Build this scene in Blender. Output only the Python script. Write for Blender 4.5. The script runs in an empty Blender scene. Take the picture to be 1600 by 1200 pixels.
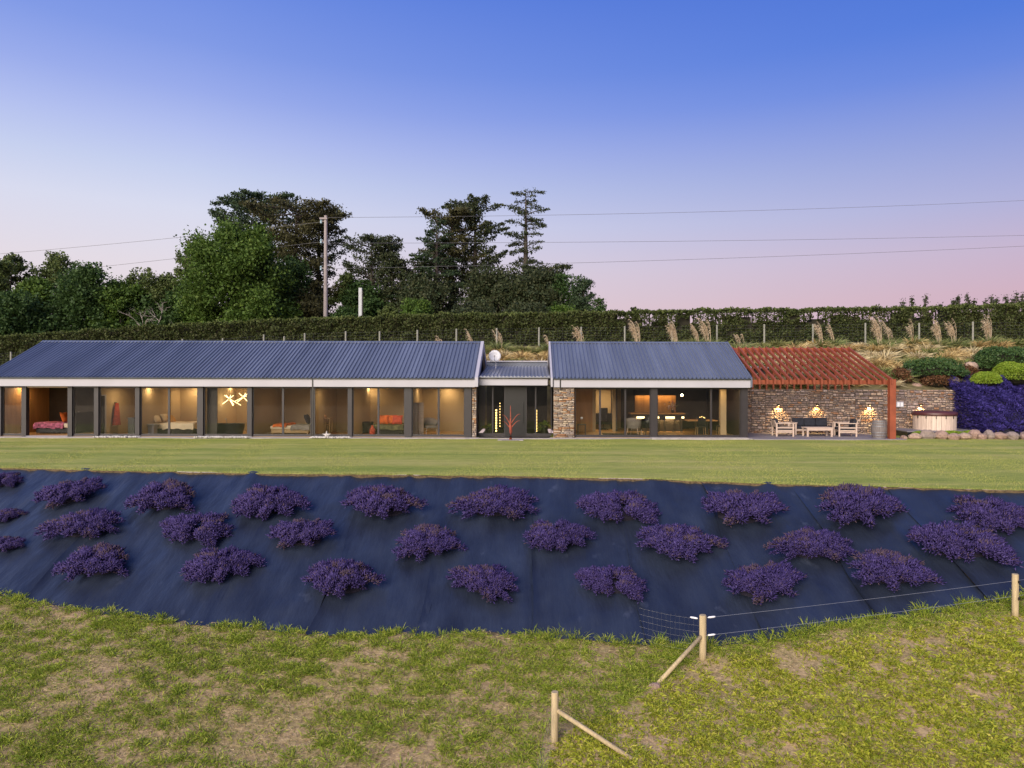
import bpy, math, random
import numpy as np
from mathutils import Vector, Matrix

# ------------------------------------------------------------------ camera, light, exposure
SC = bpy.context.scene
COL = SC.collection
F, CX, YH, CZ = 1067.0, 829.0, 600.0, 2.67          # focal length in photo pixels, principal point, camera height
ROLL = 0.0022
cam_data = bpy.data.cameras.new('camera')
cam = bpy.data.objects.new('camera', cam_data)
COL.objects.link(cam)
cam.location = (0, 0, CZ)
cam.rotation_euler = (math.radians(90), -ROLL, 0)
cam_data.sensor_width = 36.0
cam_data.lens = 36.0 * F / 1600.0
cam_data.shift_x = -(CX - 800.0) / 1600.0
cam_data.shift_y = 0.0
cam_data.clip_end = 3000
SC.camera = cam

SUN_STRENGTH, SKY_STRENGTH, EXPOSURE = 5.0, 0.95, 0.08
SUN_DIR = Vector((0.42, 0.80, -0.44)).normalized()   # direction the light travels
sun_d = bpy.data.lights.new('sun', 'SUN')
sun = bpy.data.objects.new('sun', sun_d)
COL.objects.link(sun)
sun_d.energy = SUN_STRENGTH
sun_d.angle = math.radians(50)
sun_d.color = (1.0, 0.88, 0.74)
sun.rotation_euler = SUN_DIR.to_track_quat('-Z', 'Y').to_euler()

world = bpy.data.worlds.new('World')
SC.world = world
world.use_nodes = True


def srgb(r, g, b):
    f = lambda c: ((c / 255.0) / 12.92 if c / 255.0 <= 0.04045 else ((c / 255.0 + 0.055) / 1.055) ** 2.4)
    return (f(r), f(g), f(b))


def build_sky():
    nt = world.node_tree
    N, L = nt.nodes, nt.links
    N.clear()
    out = N.new('ShaderNodeOutputWorld')
    bg = N.new('ShaderNodeBackground')
    tc = N.new('ShaderNodeTexCoord')
    sep = N.new('ShaderNodeSeparateXYZ')
    L.new(tc.outputs['Generated'], sep.inputs[0])

    def m(op, a, b=None, clamp=False):
        n = N.new('ShaderNodeMath'); n.operation = op; n.use_clamp = clamp
        for i, v in enumerate((a, b)):
            if v is None: continue
            if isinstance(v, (int, float)): n.inputs[i].default_value = v
            else: L.new(v, n.inputs[i])
        return n.outputs[0]

    def ramp(stops):
        r = N.new('ShaderNodeValToRGB')
        r.color_ramp.interpolation = 'B_SPLINE' if False else 'EASE'
        r.color_ramp.interpolation = 'LINEAR'
        e = r.color_ramp.elements
        while len(e) > 1: e.remove(e[-1])
        for i, (p, c) in enumerate(stops):
            s = e[0] if i == 0 else e.new(p)
            s.position = p
            s.color = (*c, 1)
        L.new(sep.outputs[2], r.inputs[0])
        return r.outputs[0]

    left = ramp([(0.0, srgb(236, 216, 212)), (0.15, srgb(228, 219, 228)), (0.224, srgb(216, 219, 239)), (0.27, srgb(198, 208, 239)), (0.316, srgb(178, 191, 239)),
                 (0.36, srgb(154, 172, 235)), (0.41, srgb(130, 155, 230)), (0.50, srgb(100, 134, 224)), (0.75, srgb(72, 104, 192)), (1.0, srgb(58, 86, 170))])
    right = ramp([(0.0, srgb(206, 160, 182)), (0.113, srgb(205, 170, 189)), (0.165, srgb(193, 175, 204)), (0.22, srgb(168, 170, 215)), (0.29, srgb(138, 153, 216)),
                  (0.367, srgb(92, 129, 220)), (0.42, srgb(72, 118, 217)), (0.50, srgb(64, 108, 210)), (0.75, srgb(58, 90, 184)), (1.0, srgb(56, 82, 166))])
    west = ramp([(0.0, (1.5, 1.02, 0.62)), (0.10, (1.35, 1.02, 0.72)), (0.25, (0.95, 0.86, 0.80)), (0.45, (0.45, 0.52, 0.78)),
                 (0.75, (0.16, 0.25, 0.55)), (1.0, srgb(58, 86, 170))])
    hyp = m('SQRT', m('ADD', m('MULTIPLY', sep.outputs[0], sep.outputs[0]), m('ADD', m('MULTIPLY', sep.outputs[1], sep.outputs[1]), 1e-5)))
    sx = m('DIVIDE', sep.outputs[0], hyp)
    sy = m('DIVIDE', sep.outputs[1], hyp)
    # factor left -> right
    f1 = m('ADD', m('MULTIPLY', sx, 0.83), 0.37, True)
    mix1 = N.new('ShaderNodeMix'); mix1.data_type = 'RGBA'
    L.new(f1, mix1.inputs[0]); L.new(left, mix1.inputs[6]); L.new(right, mix1.inputs[7])
    # towards the afterglow behind the camera
    f2 = m('ADD', m('MULTIPLY', m('ADD', m('MULTIPLY', sy, -0.85), m('MULTIPLY', sx, -0.5)), 0.8), 0.15, True)
    mix2 = N.new('ShaderNodeMix'); mix2.data_type = 'RGBA'
    L.new(f2, mix2.inputs[0]); L.new(mix1.outputs[2], mix2.inputs[6]); L.new(west, mix2.inputs[7])
    L.new(mix2.outputs[2], bg.inputs[0])
    bg.inputs[1].default_value = SKY_STRENGTH
    L.new(bg.outputs[0], out.inputs[0])


build_sky()
SC.view_settings.view_transform = 'Standard'
SC.view_settings.look = 'None'
SC.view_settings.exposure = EXPOSURE
SC.view_settings.gamma = 1.0
SC.view_settings.use_curve_mapping = False
try:
    SC.cycles.use_denoising = True
    SC.cycles.max_bounces = 8
    SC.cycles.transparent_max_bounces = 16
    SC.cycles.sample_clamp_indirect = 4.0
    SC.cycles.caustics_reflective = False
    SC.cycles.caustics_refractive = False
except Exception:
    pass

rng = np.random.default_rng(11)
random.seed(11)

# ------------------------------------------------------------------ picture <-> place
def yh(px): return YH + ROLL * (px - CX)
def at(px, py, D):
    """world point on the ray of a photo pixel at depth D"""
    return Vector(((px - CX) * D / F, D, CZ - (py - yh(px)) * D / F))
def X(px, D): return (px - CX) * D / F
def Z(px, py, D): return CZ - (py - yh(px)) * D / F

MAT_SLOPE, FIELD_SLOPE, LAWN_Z = 0.45, 0.25, -0.10
_e = [(-250, 727), (0, 732), (200, 737), (400, 741), (600, 743), (800, 745), (1000, 750), (1200, 757), (1400, 763), (1600, 768), (1850, 775)]
EX, EY = [], []
for px, py in _e:
    D = (CZ - LAWN_Z) * F / (py - yh(px)); EX.append((px - CX) * D / F); EY.append(D)
EX.insert(0, -45); EY.insert(0, EY[0] + 2.5); EX.append(45); EY.append(EY[-1] - 1)
def yE(x): return np.interp(x, EX, EY)
_b = [(-250, 900), (0, 925), (60, 940), (120, 950), (200, 957), (280, 970), (400, 975), (500, 990), (600, 985), (690, 992), (760, 985), (880, 992), (1010, 1003),
      (1100, 1003), (1190, 997), (1290, 978), (1400, 962), (1500, 945), (1600, 930), (1850, 890)]
BX, BY = [], []
for px, py in _b:
    a = (py - yh(px)) / F; k = (px - CX) / F; D = 15.0
    for _ in range(40):
        D = (CZ - LAWN_Z + MAT_SLOPE * yE(k * D)) / (a + MAT_SLOPE)
    BX.append(k * D); BY.append(float(D))
BX.insert(0, -45); BY.insert(0, BY[0] + 3); BX.append(45); BY.append(BY[-1] + 2)
def yB(x): return np.interp(x, BX, BY)
FX = [-80, -36, -24, -15.6, -5, 0.6, 12, 32, 80]
FZ = [1.5, 3.6, 4.5, 4.85, 5.2, 5.3, 5.5, 5.65, 5.9]
def zf(x): return np.interp(x, FX, FZ)

def wob(x, y, s=1.0, seed=0):
    r = np.random.default_rng(100 + seed)
    v = np.zeros_like(np.asarray(x, float) + np.asarray(y, float))
    for i in range(7):
        a = r.uniform(0, 2 * math.pi); w = s * r.uniform(0.6, 2.2); p = r.uniform(0, 6.28)
        v = v + np.sin((np.cos(a) * x + np.sin(a) * y) * w + p) / 7 ** 0.5
    return v

def z_front(x, y):
    e, b = yE(x), yB(x)
    zb = LAWN_Z - MAT_SLOPE * (e - b)
    d = np.maximum(b - y, 0)
    fld = zb - FIELD_SLOPE * np.minimum(d, 12) - 0.012 * np.maximum(d - 12, 0) + np.minimum(d, 1.5) * 0.045 * wob(x, y, 0.9, 3)
    bank = LAWN_Z - MAT_SLOPE * (e - y)
    return np.where(y > e, LAWN_Z, np.where(y > b, bank, fld))

def z_back(x, y):
    s = zf(x) - np.maximum(47 - y, 0) * 0.39
    p = 0.02 * np.clip(y - 47, 0, 60) - 0.03 * np.maximum(y - 120, 0)
    return s + p + 0.06 * wob(x, y, 0.8, 5) * np.clip((y - 37) / 3, 0, 1)

def hit_front(px, py):
    """point of the front slope seen at a photo pixel"""
    a = (py - yh(px)) / F; k = (px - CX) / F
    lo = 6.0; D = np.linspace(6, 36, 6001)
    dz = (CZ - a * D) - z_front(k * D, D)
    i = np.argmax(dz < 0)
    d = float(D[i])
    return Vector((k * d, d, float(z_front(np.array(k * d), np.array(d)))))

# ------------------------------------------------------------------ materials
MATS = {}
def new_mat(name):
    m = bpy.data.materials.new(name); m.use_nodes = True
    MATS[name] = m
    nt = m.node_tree
    return m, nt.nodes, nt.links, nt.nodes['Principled BSDF']

def simple(name, col, rough=0.6, var=0.18, scale=6.0, bump=0.0, metal=0.0, spec=0.5, stretch=(1, 1, 1), detail=6.0):
    m, N, L, P = new_mat(name)
    tc = N.new('ShaderNodeTexCoord'); mp = N.new('ShaderNodeMapping'); mp.inputs['Scale'].default_value = stretch
    L.new(tc.outputs['Object'], mp.inputs[0])
    no = N.new('ShaderNodeTexNoise'); no.inputs['Scale'].default_value = scale; no.inputs['Detail'].default_value = detail
    L.new(mp.outputs[0], no.inputs['Vector'])
    r = N.new('ShaderNodeValToRGB')
    r.color_ramp.elements[0].position = 0.3; r.color_ramp.elements[1].position = 0.7
    r.color_ramp.elements[0].color = (*[c * (1 - var) for c in col], 1)
    r.color_ramp.elements[1].color = (*[min(1, c * (1 + var)) for c in col], 1)
    L.new(no.outputs[0], r.inputs[0]); L.new(r.outputs[0], P.inputs['Base Color'])
    P.inputs['Roughness'].default_value = rough; P.inputs['Metallic'].default_value = metal
    P.inputs['Specular IOR Level'].default_value = spec
    if bump:
        b = N.new('ShaderNodeBump'); b.inputs['Strength'].default_value = bump; b.inputs['Distance'].default_value = 0.02
        L.new(no.outputs[0], b.inputs['Height']); L.new(b.outputs[0], P.inputs['Normal'])
    return m

def island(name, cols, rough=0.7, trans=0.0, patch=None, patch_scale=0.5, objvar=0.0):
    """colour chosen per loose piece; cols is a list of linear colours; patch mixes towards a second list by position"""
    m, N, L, P = new_mat(name)
    g = N.new('ShaderNodeNewGeometry')
    fac = g.outputs['Random Per Island']
    if objvar:
        oi = N.new('ShaderNodeObjectInfo')
        a = N.new('ShaderNodeMath'); a.operation = 'MULTIPLY_ADD'; a.inputs[1].default_value = objvar
        L.new(oi.outputs['Random'], a.inputs[0])
        b = N.new('ShaderNodeMath'); b.operation = 'MULTIPLY'; b.inputs[1].default_value = 1 - objvar
        L.new(fac, b.inputs[0]); L.new(b.outputs[0], a.inputs[2]); fac = a.outputs[0]
    def rp(cs):
        r = N.new('ShaderNodeValToRGB'); e = r.color_ramp.elements
        while len(e) > 1: e.remove(e[-1])
        for i, c in enumerate(cs):
            s = e[0] if i == 0 else e.new(i / (len(cs) - 1))
            s.position = i / max(1, len(cs) - 1); s.color = (*c, 1)
        L.new(fac, r.inputs[0]); return r.outputs[0]
    c = rp(cols)
    if patch:
        c2 = rp(patch)
        tc = N.new('ShaderNodeTexCoord'); no = N.new('ShaderNodeTexNoise'); no.inputs['Scale'].default_value = patch_scale
        L.new(tc.outputs['Object'], no.inputs['Vector'])
        mr = N.new('ShaderNodeMapRange'); mr.inputs[1].default_value = 0.42; mr.inputs[2].default_value = 0.6
        L.new(no.outputs[0], mr.inputs[0])
        mx = N.new('ShaderNodeMix'); mx.data_type = 'RGBA'
        L.new(mr.outputs[0], mx.inputs[0]); L.new(c, mx.inputs[6]); L.new(c2, mx.inputs[7]); c = mx.outputs[2]
    L.new(c, P.inputs['Base Color']); P.inputs['Roughness'].default_value = rough; P.inputs['Specular IOR Level'].default_value = 0.25
    if trans:
        t = N.new('ShaderNodeBsdfTranslucent'); L.new(c, t.inputs[0])
        ms = N.new('ShaderNodeMixShader'); ms.inputs[0].default_value = trans
        L.new(P.outputs[0], ms.inputs[1]); L.new(t.outputs[0], ms.inputs[2]); L.new(ms.outputs[0], N['Material Output'].inputs[0])
    return m

def emit(name, col, s):
    m, N, L, P = new_mat(name)
    P.inputs['Base Color'].default_value = (*col, 1); P.inputs['Emission Color'].default_value = (*col, 1); P.inputs['Emission Strength'].default_value = s
    return m

def glass_mat():
    m, N, L, P = new_mat('window_glass')
    t = N.new('ShaderNodeBsdfTransparent'); t.inputs[0].default_value = (0.93, 0.93, 0.91, 1)
    g = N.new('ShaderNodeBsdfGlossy'); g.inputs['Roughness'].default_value = 0.012; g.inputs[0].default_value = (0.95, 0.97, 1, 1)
    fr = N.new('ShaderNodeFresnel'); fr.inputs[0].default_value = 1.55
    k = N.new('ShaderNodeMath'); k.operation = 'MULTIPLY'; k.inputs[1].default_value = 0.75; k.use_clamp = True
    L.new(fr.outputs[0], k.inputs[0])
    ms = N.new('ShaderNodeMixShader'); L.new(k.outputs[0], ms.inputs[0]); L.new(t.outputs[0], ms.inputs[1]); L.new(g.outputs[0], ms.inputs[2])
    L.new(ms.outputs[0], N['Material Output'].inputs[0])
    return m

def stone_mat(name, cols):
    m, N, L, P = new_mat(name)
    oi = N.new('ShaderNodeObjectInfo'); g = N.new('ShaderNodeNewGeometry')
    a = N.new('ShaderNodeMath'); a.operation = 'ADD'; L.new(oi.outputs['Random'], a.inputs[0]); L.new(g.outputs['Random Per Island'], a.inputs[1])
    fr = N.new('ShaderNodeMath'); fr.operation = 'FRACT'; L.new(a.outputs[0], fr.inputs[0])
    r = N.new('ShaderNodeValToRGB'); e = r.color_ramp.elements; r.color_ramp.interpolation = 'CONSTANT'
    while len(e) > 1: e.remove(e[-1])
    for i, c in enumerate(cols):
        s = e[0] if i == 0 else e.new(i / len(cols)); s.position = i / len(cols); s.color = (*c, 1)
    L.new(fr.outputs[0], r.inputs[0])
    tc = N.new('ShaderNodeTexCoord')
    no = N.new('ShaderNodeTexNoise'); no.inputs['Scale'].default_value = 3.0; no.inputs['Detail'].default_value = 8
    L.new(g.outputs['Position'], no.inputs['Vector'])
    no.inputs['Scale'].default_value = 9.0
    mx = N.new('ShaderNodeMix'); mx.data_type = 'RGBA'; mx.blend_type = 'MULTIPLY'; mx.inputs[0].default_value = 0.75
    r2 = N.new('ShaderNodeValToRGB'); r2.color_ramp.elements[0].position = 0.3; r2.color_ramp.elements[1].position = 0.75
    r2.color_ramp.elements[0].color = (0.45, 0.42, 0.42, 1); r2.color_ramp.elements[1].color = (1.2, 1.12, 1.05, 1)
    L.new(no.outputs[0], r2.inputs[0]); L.new(r.outputs[0], mx.inputs[6]); L.new(r2.outputs[0], mx.inputs[7])
    L.new(mx.outputs[2], P.inputs['Base Color']); P.inputs['Roughness'].default_value = 0.85
    b = N.new('ShaderNodeBump'); b.inputs['Strength'].default_value = 0.5; b.inputs['Distance'].default_value = 0.015
    L.new(no.outputs[0], b.inputs['Height']); L.new(b.outputs[0], P.inputs['Normal'])
    return m

M_roof = simple('roof_steel', (0.120, 0.140, 0.190), 0.27, 0.20, 1.2, metal=0.0, spec=0.75, stretch=(1.3, 0.12, 0.12))
M_flatroof = simple('zinc_roof', (0.30, 0.32, 0.38), 0.33, 0.12, 2.0, metal=0.5)
M_white = simple('white_paint', (0.41, 0.40, 0.45), 0.55, 0.06, 0.7)
M_alu = simple('dark_aluminium', (0.026, 0.022, 0.025), 0.45, 0.12, 3.0)
M_glass = glass_mat()
M_wallin = simple('interior_plaster', (0.48, 0.37, 0.235), 0.8, 0.06, 1.0)
M_walldark = simple('dark_panelling', (0.035, 0.026, 0.022), 0.6, 0.2, 2.0)
M_walltan = simple('timber_lining', (0.42, 0.22, 0.08), 0.55, 0.2, 1.5, stretch=(3, 3, 0.4))
M_floor = simple('oak_floor', (0.42, 0.24, 0.10), 0.38, 0.2, 3.0, stretch=(0.5, 6, 1))
M_ceil = simple('ceiling_paint', (0.55, 0.52, 0.48), 0.8, 0.03)
M_conc = simple('concrete', (0.33, 0.30, 0.30), 0.8, 0.15, 4.0, bump=0.15)
M_patio = simple('patio_concrete', (0.21, 0.19, 0.205), 0.6, 0.15, 2.0, bump=0.1)
M_timberdark = simple('dark_deck_timber', (0.030, 0.022, 0.020), 0.6, 0.3, 3.0, stretch=(0.6, 8, 8))
M_red = simple('red_oxide_paint', (0.255, 0.060, 0.026), 0.6, 0.22, 2.2)
M_red2 = simple('rust_red_steel', (0.27, 0.055, 0.025), 0.6, 0.25, 8.0)
M_stone = stone_mat('stacked_stone', [(0.4275, 0.3438, 0.2678), (0.3135, 0.2612, 0.2295), (0.5130, 0.4263, 0.3187), (0.3705, 0.2063, 0.1084), (0.4417, 0.3987, 0.3570), (0.5985, 0.5088, 0.3953), (0.2850, 0.2338, 0.2104), (0.4987, 0.3025, 0.1658), (0.3847, 0.3300, 0.2996), (0.5415, 0.4537, 0.3697)])
M_stonewall = stone_mat('field_stone', [(0.3076, 0.2264, 0.1932), (0.4036, 0.3153, 0.2769), (0.2115, 0.1625, 0.1508), (0.4805, 0.3611, 0.2769), (0.3460, 0.1903, 0.1095), (0.2690, 0.2166, 0.2100), (0.5573, 0.4431, 0.3517), (0.3844, 0.2708, 0.2100), (0.4612, 0.3791, 0.3517), (0.2986, 0.2348, 0.2009)])
M_rock = stone_mat('border_rock', [(0.34, 0.24, 0.20), (0.28, 0.23, 0.21), (0.40, 0.30, 0.24), (0.30, 0.22, 0.20)])
M_mortar = simple('mortar', (0.085, 0.070, 0.062), 0.9, 0.25, 8.0, bump=0.3)
M_palewood = simple('bleached_wood', (0.52, 0.40, 0.33), 0.7, 0.12, 5.0, stretch=(1, 1, 6))
M_cush = simple('charcoal_cushion', (0.018, 0.020, 0.030), 0.9, 0.25, 6.0)
M_black = simple('black_satin', (0.010, 0.010, 0.011), 0.4, 0.2)
M_postwood = simple('treated_pine', (0.42, 0.33, 0.19), 0.75, 0.22, 5.0, bump=0.2, stretch=(6, 6, 0.7))
M_greywood = simple('weathered_post', (0.25, 0.25, 0.215), 0.8, 0.2, 4.0, stretch=(5, 5, 0.6))
M_wire = simple('galvanised_wire', (0.42, 0.43, 0.45), 0.4, 0.1, metal=0.7)
M_dish = simple('white_dish', (0.75, 0.75, 0.78), 0.45, 0.04)
M_warm = emit('warm_lamp', (1.0, 0.62, 0.24), 14.0)
M_tube = emit('led_tube', (1.0, 0.76, 0.38), 4.5)
M_bead = emit('bead_lamp', (1.0, 0.66, 0.22), 5.0)

# ------------------------------------------------------------------ mesh helpers
WL = {}
def tag(o, label=None, cat=None, group=None, kind=None):
    if label: o['label'] = label
    if cat: o['category'] = cat
    if group: o['group'] = group
    if kind: o['kind'] = kind
    return o

def thing(name, label, cat, loc=(0, 0, 0), group=None):
    o = bpy.data.objects.new(name, None); COL.objects.link(o)
    o.location = loc; o.empty_display_size = 0.2
    WL[o] = Vector(loc)
    return tag(o, label, cat, group)

class MB:
    def __init__(s): s.v, s.f = [], []
    def add(s, vs, fs):
        n = len(s.v); s.v += [tuple(v) for v in vs]; s.f += [tuple(i + n for i in f) for f in fs]; return s
    def box(s, x0, x1, y0, y1, z0, z1):
        return s.add([(x0, y0, z0), (x1, y0, z0), (x1, y1, z0), (x0, y1, z0), (x0, y0, z1), (x1, y0, z1), (x1, y1, z1), (x0, y1, z1)],
                     [(3, 2, 1, 0), (4, 5, 6, 7), (0, 1, 5, 4), (1, 2, 6, 5), (2, 3, 7, 6), (3, 0, 4, 7)])
    def obox(s, c, size, R=None):
        sx, sy, sz = [d / 2 for d in size]; c = Vector(c); R = R or Matrix.Identity(3)
        vs = [c + R @ Vector((a * sx, b * sy, d * sz)) for d in (-1, 1) for (a, b) in ((-1, -1), (1, -1), (1, 1), (-1, 1))]
        return s.add(vs, [(3, 2, 1, 0), (4, 5, 6, 7), (0, 1, 5, 4), (1, 2, 6, 5), (2, 3, 7, 6), (3, 0, 4, 7)])
    def tube(s, pts, r, n=8, cap=True):
        pts = [Vector(p) for p in pts]
        rs = r if isinstance(r, (list, tuple)) else [r] * len(pts)
        ring = []; vs = []; fs = []
        for i, p in enumerate(pts):
            d = (pts[min(i + 1, len(pts) - 1)] - pts[max(i - 1, 0)]).normalized()
            u = d.cross(Vector((0, 0, 1)));
            if u.length < 1e-3: u = d.cross(Vector((0, 1, 0)))
            u.normalize(); w = u.cross(d)
            for k in range(n):
                a = 2 * math.pi * k / n
                vs.append(p + (u * math.cos(a) + w * math.sin(a)) * rs[i])
        for i in range(len(pts) - 1):
            for k in range(n):
                fs.append((i * n + k, i * n + (k + 1) % n, (i + 1) * n + (k + 1) % n, (i + 1) * n + k))
        if cap:
            fs.append(tuple(range(n - 1, -1, -1))); fs.append(tuple((len(pts) - 1) * n + k for k in range(n)))
        return s.add(vs, fs)
    def lathe(s, prof, n=24, c=(0, 0, 0), cap=True):
        vs = []; fs = []; m = len(prof)
        for r, z in prof:
            for k in range(n):
                a = 2 * math.pi * k / n; vs.append((c[0] + r * math.cos(a), c[1] + r * math.sin(a), c[2] + z))
        for i in range(m - 1):
            for k in range(n): fs.append((i * n + k, i * n + (k + 1) % n, (i + 1) * n + (k + 1) % n, (i + 1) * n + k))
        if cap: fs.append(tuple(range(n - 1, -1, -1))); fs.append(tuple((m - 1) * n + k for k in range(n)))
        return s.add(vs, fs)
    def prism(s, poly, x0, x1):
        """poly in (y,z), extruded along x"""
        n = len(poly)
        vs = [(x0, y, z) for y, z in poly] + [(x1, y, z) for y, z in poly]
        fs = [tuple(range(n)), tuple(range(2 * n - 1, n - 1, -1))] + [(i, i + n, (i + 1) % n + n, (i + 1) % n) for i in range(n)]
        return s.add(vs, fs)
    def blob(s, c, r, seed=0, rough=0.15, n=10, m=7, flat=0.0):
        rr = np.random.default_rng(seed); ph = rr.uniform(0, 6.28, 12); vs = []; fs = []
        for i in range(m + 1):
            t = math.pi * i / m
            for k in range(n):
                a = 2 * math.pi * k / n
                d = Vector((math.sin(t) * math.cos(a), math.sin(t) * math.sin(a), math.cos(t)))
                q = 1 + rough * (math.sin(3 * d.x + ph[0]) + math.sin(4 * d.y + ph[1]) + math.sin(5 * d.z + ph[2]) + 0.6 * math.sin(9 * d.x + ph[3]) + 0.6 * math.sin(8 * d.y + 7 * d.z + ph[4])) / 3
                z = d.z * q
                if flat and z < -flat: z = -flat
                vs.append((c[0] + r[0] * d.x * q, c[1] + r[1] * d.y * q, c[2] + r[2] * z))
        for i in range(m):
            for k in range(n): fs.append((i * n + k, (i + 1) * n + k, (i + 1) * n + (k + 1) % n, i * n + (k + 1) % n))
        return s.add(vs, fs)
    def build(s, name, mat, parent=None, smooth=False, label=None, bevel=0.0):
        off = Vector((0, 0, 0)); root = parent
        while root is not None:
            off = off + root.location; root = root.parent
        me = bpy.data.meshes.new(name)
        me.from_pydata([(v[0] - off.x, v[1] - off.y, v[2] - off.z) for v in s.v], [], s.f)
        return mesh_obj(name, me, mat, parent, smooth, label, bevel)

def mesh_obj(name, me, mat, parent=None, smooth=False, label=None, bevel=0.0):
    for mm in (mat if isinstance(mat, (list, tuple)) else [mat]): me.materials.append(mm)
    if smooth: me.shade_smooth() if hasattr(me, 'shade_smooth') else None
    me.update()
    o = bpy.data.objects.new(name, me); COL.objects.link(o)
    if parent is not None: o.parent = parent
    if label: o['label'] = label
    if bevel:
        b = o.modifiers.new('bevel', 'BEVEL'); b.width = bevel; b.segments = 2; b.limit_method = 'ANGLE'
    return o

def np_mesh(name, V, faces_q=None, faces_t=None, matidx=None):
    """mesh from numpy arrays: V (n,3), quads (m,4), tris (k,3)"""
    me = bpy.data.meshes.new(name)
    loops = []; sizes = []
    if faces_q is not None and len(faces_q): loops.append(faces_q.reshape(-1)); sizes.append(np.full(len(faces_q), 4))
    if faces_t is not None and len(faces_t): loops.append(faces_t.reshape(-1)); sizes.append(np.full(len(faces_t), 3))
    lp = np.concatenate(loops).astype(np.int32); sz = np.concatenate(sizes).astype(np.int32)
    me.vertices.add(len(V)); me.vertices.foreach_set('co', np.ascontiguousarray(V, dtype=np.float32).reshape(-1))
    me.loops.add(len(lp)); me.loops.foreach_set('vertex_index', lp)
    st = np.concatenate(([0], np.cumsum(sz)[:-1])).astype(np.int32)
    me.polygons.add(len(sz)); me.polygons.foreach_set('loop_start', st); me.polygons.foreach_set('loop_total', sz)
    if matidx is not None: me.polygons.foreach_set('material_index', matidx.astype(np.int32))
    me.update(calc_edges=True); me.validate()
    return me

def copy_tree(o, parent=None):
    c = o.copy(); COL.objects.link(c)
    if parent is not None: c.parent = parent
    for ch in list(o.children): copy_tree(ch, c)
    return c

def grid_mesh(name, xs, ys_of, zfun, mat, kind='structure'):
    """sheet over columns xs; ys_of(x) gives the same number of y for each column"""
    cols = [np.asarray(ys_of(x), float) for x in xs]; m = len(cols[0]); n = len(xs)
    Xg = np.repeat(np.asarray(xs, float)[:, None], m, 1); Yg = np.stack(cols)
    Zg = zfun(Xg, Yg)
    V = np.stack([Xg, Yg, Zg], -1).reshape(-1, 3)
    i = np.arange((n - 1) * (m - 1)); a = i // (m - 1); b = i % (m - 1); p = a * m + b
    Q = np.stack([p, p + m, p + m + 1, p + 1], -1)
    me = np_mesh(name, V, Q); me.shade_smooth()
    o = mesh_obj(name, me, mat)
    if kind: o['kind'] = kind
    return o

def unit(v): return v / np.maximum(np.linalg.norm(v, axis=-1, keepdims=True), 1e-9)

def blades(base, d, length, width, droop, r, seg=2):
    """tapered bent blades -> V, quads, tris.  base (n,3), d (n,3) unit, length/width/droop (n,)"""
    n = len(base); L = np.broadcast_to(length, n)[:, None]; W = np.broadcast_to(width, n)[:, None]; Dp = np.broadcast_to(droop, n)[:, None]
    side = unit(np.cross(d, unit(r.normal(size=(n, 3)))))
    mid = base + d * L * 0.55; mid[:, 2:] -= Dp * L * 0.22
    tip = base + d * L; tip[:, 2:] -= Dp * L * 0.85
    hz = d.copy(); hz[:, 2] = 0
    tip += hz * L * Dp * 0.25
    if seg == 1:
        V = np.stack([base - side * W * .5, base + side * W * .5, tip], 1).reshape(-1, 3)
        k = np.arange(n)[:, None] * 3
        return V, None, np.concatenate([k, k + 1, k + 2], 1)
    V = np.stack([base - side * W * .4, base + side * W * .4, mid + side * W * .5, mid - side * W * .5, tip], 1).reshape(-1, 3)
    k = np.arange(n)[:, None] * 5
    return V, np.concatenate([k, k + 1, k + 2, k + 3], 1), np.concatenate([k + 3, k + 2, k + 4], 1)

def cards(c, size, r, aspect=0.55, up=None):
    """leaf-like diamond quads at centres c"""
    n = len(c); s = np.broadcast_to(size, n)[:, None]
    a = unit(r.normal(size=(n, 3)) + (0 if up is None else up)); b = unit(np.cross(a, r.normal(size=(n, 3))))
    nrm = np.cross(a, b)
    V = np.stack([c - a * s * .5, c + b * s * .5 * aspect + nrm * s * .08, c + a * s * .5, c - b * s * .5 * aspect + nrm * s * .08], 1).reshape(-1, 3)
    k = np.arange(n)[:, None] * 4
    return V, np.concatenate([k, k + 1, k + 2, k + 3], 1), None

def join(parts):
    Vs, Qs, Ts, mi_q, mi_t, off = [], [], [], [], [], 0
    for V, Q, T, m in parts:
        Vs.append(V)
        if Q is not None: Qs.append(Q + off); mi_q.append(np.full(len(Q), m))
        if T is not None: Ts.append(T + off); mi_t.append(np.full(len(T), m))
        off += len(V)
    return (np.concatenate(Vs), np.concatenate(Qs) if Qs else None, np.concatenate(Ts) if Ts else None, np.concatenate(mi_q + mi_t))

def ordinal(i): return ['first', 'second', 'third', 'fourth', 'fifth', 'sixth', 'seventh', 'eighth', 'ninth', 'tenth', 'eleventh', 'twelfth', 'thirteenth', 'fourteenth', 'fifteenth', 'sixteenth', 'seventeenth', 'eighteenth', 'nineteenth', 'twentieth'][i]

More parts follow.
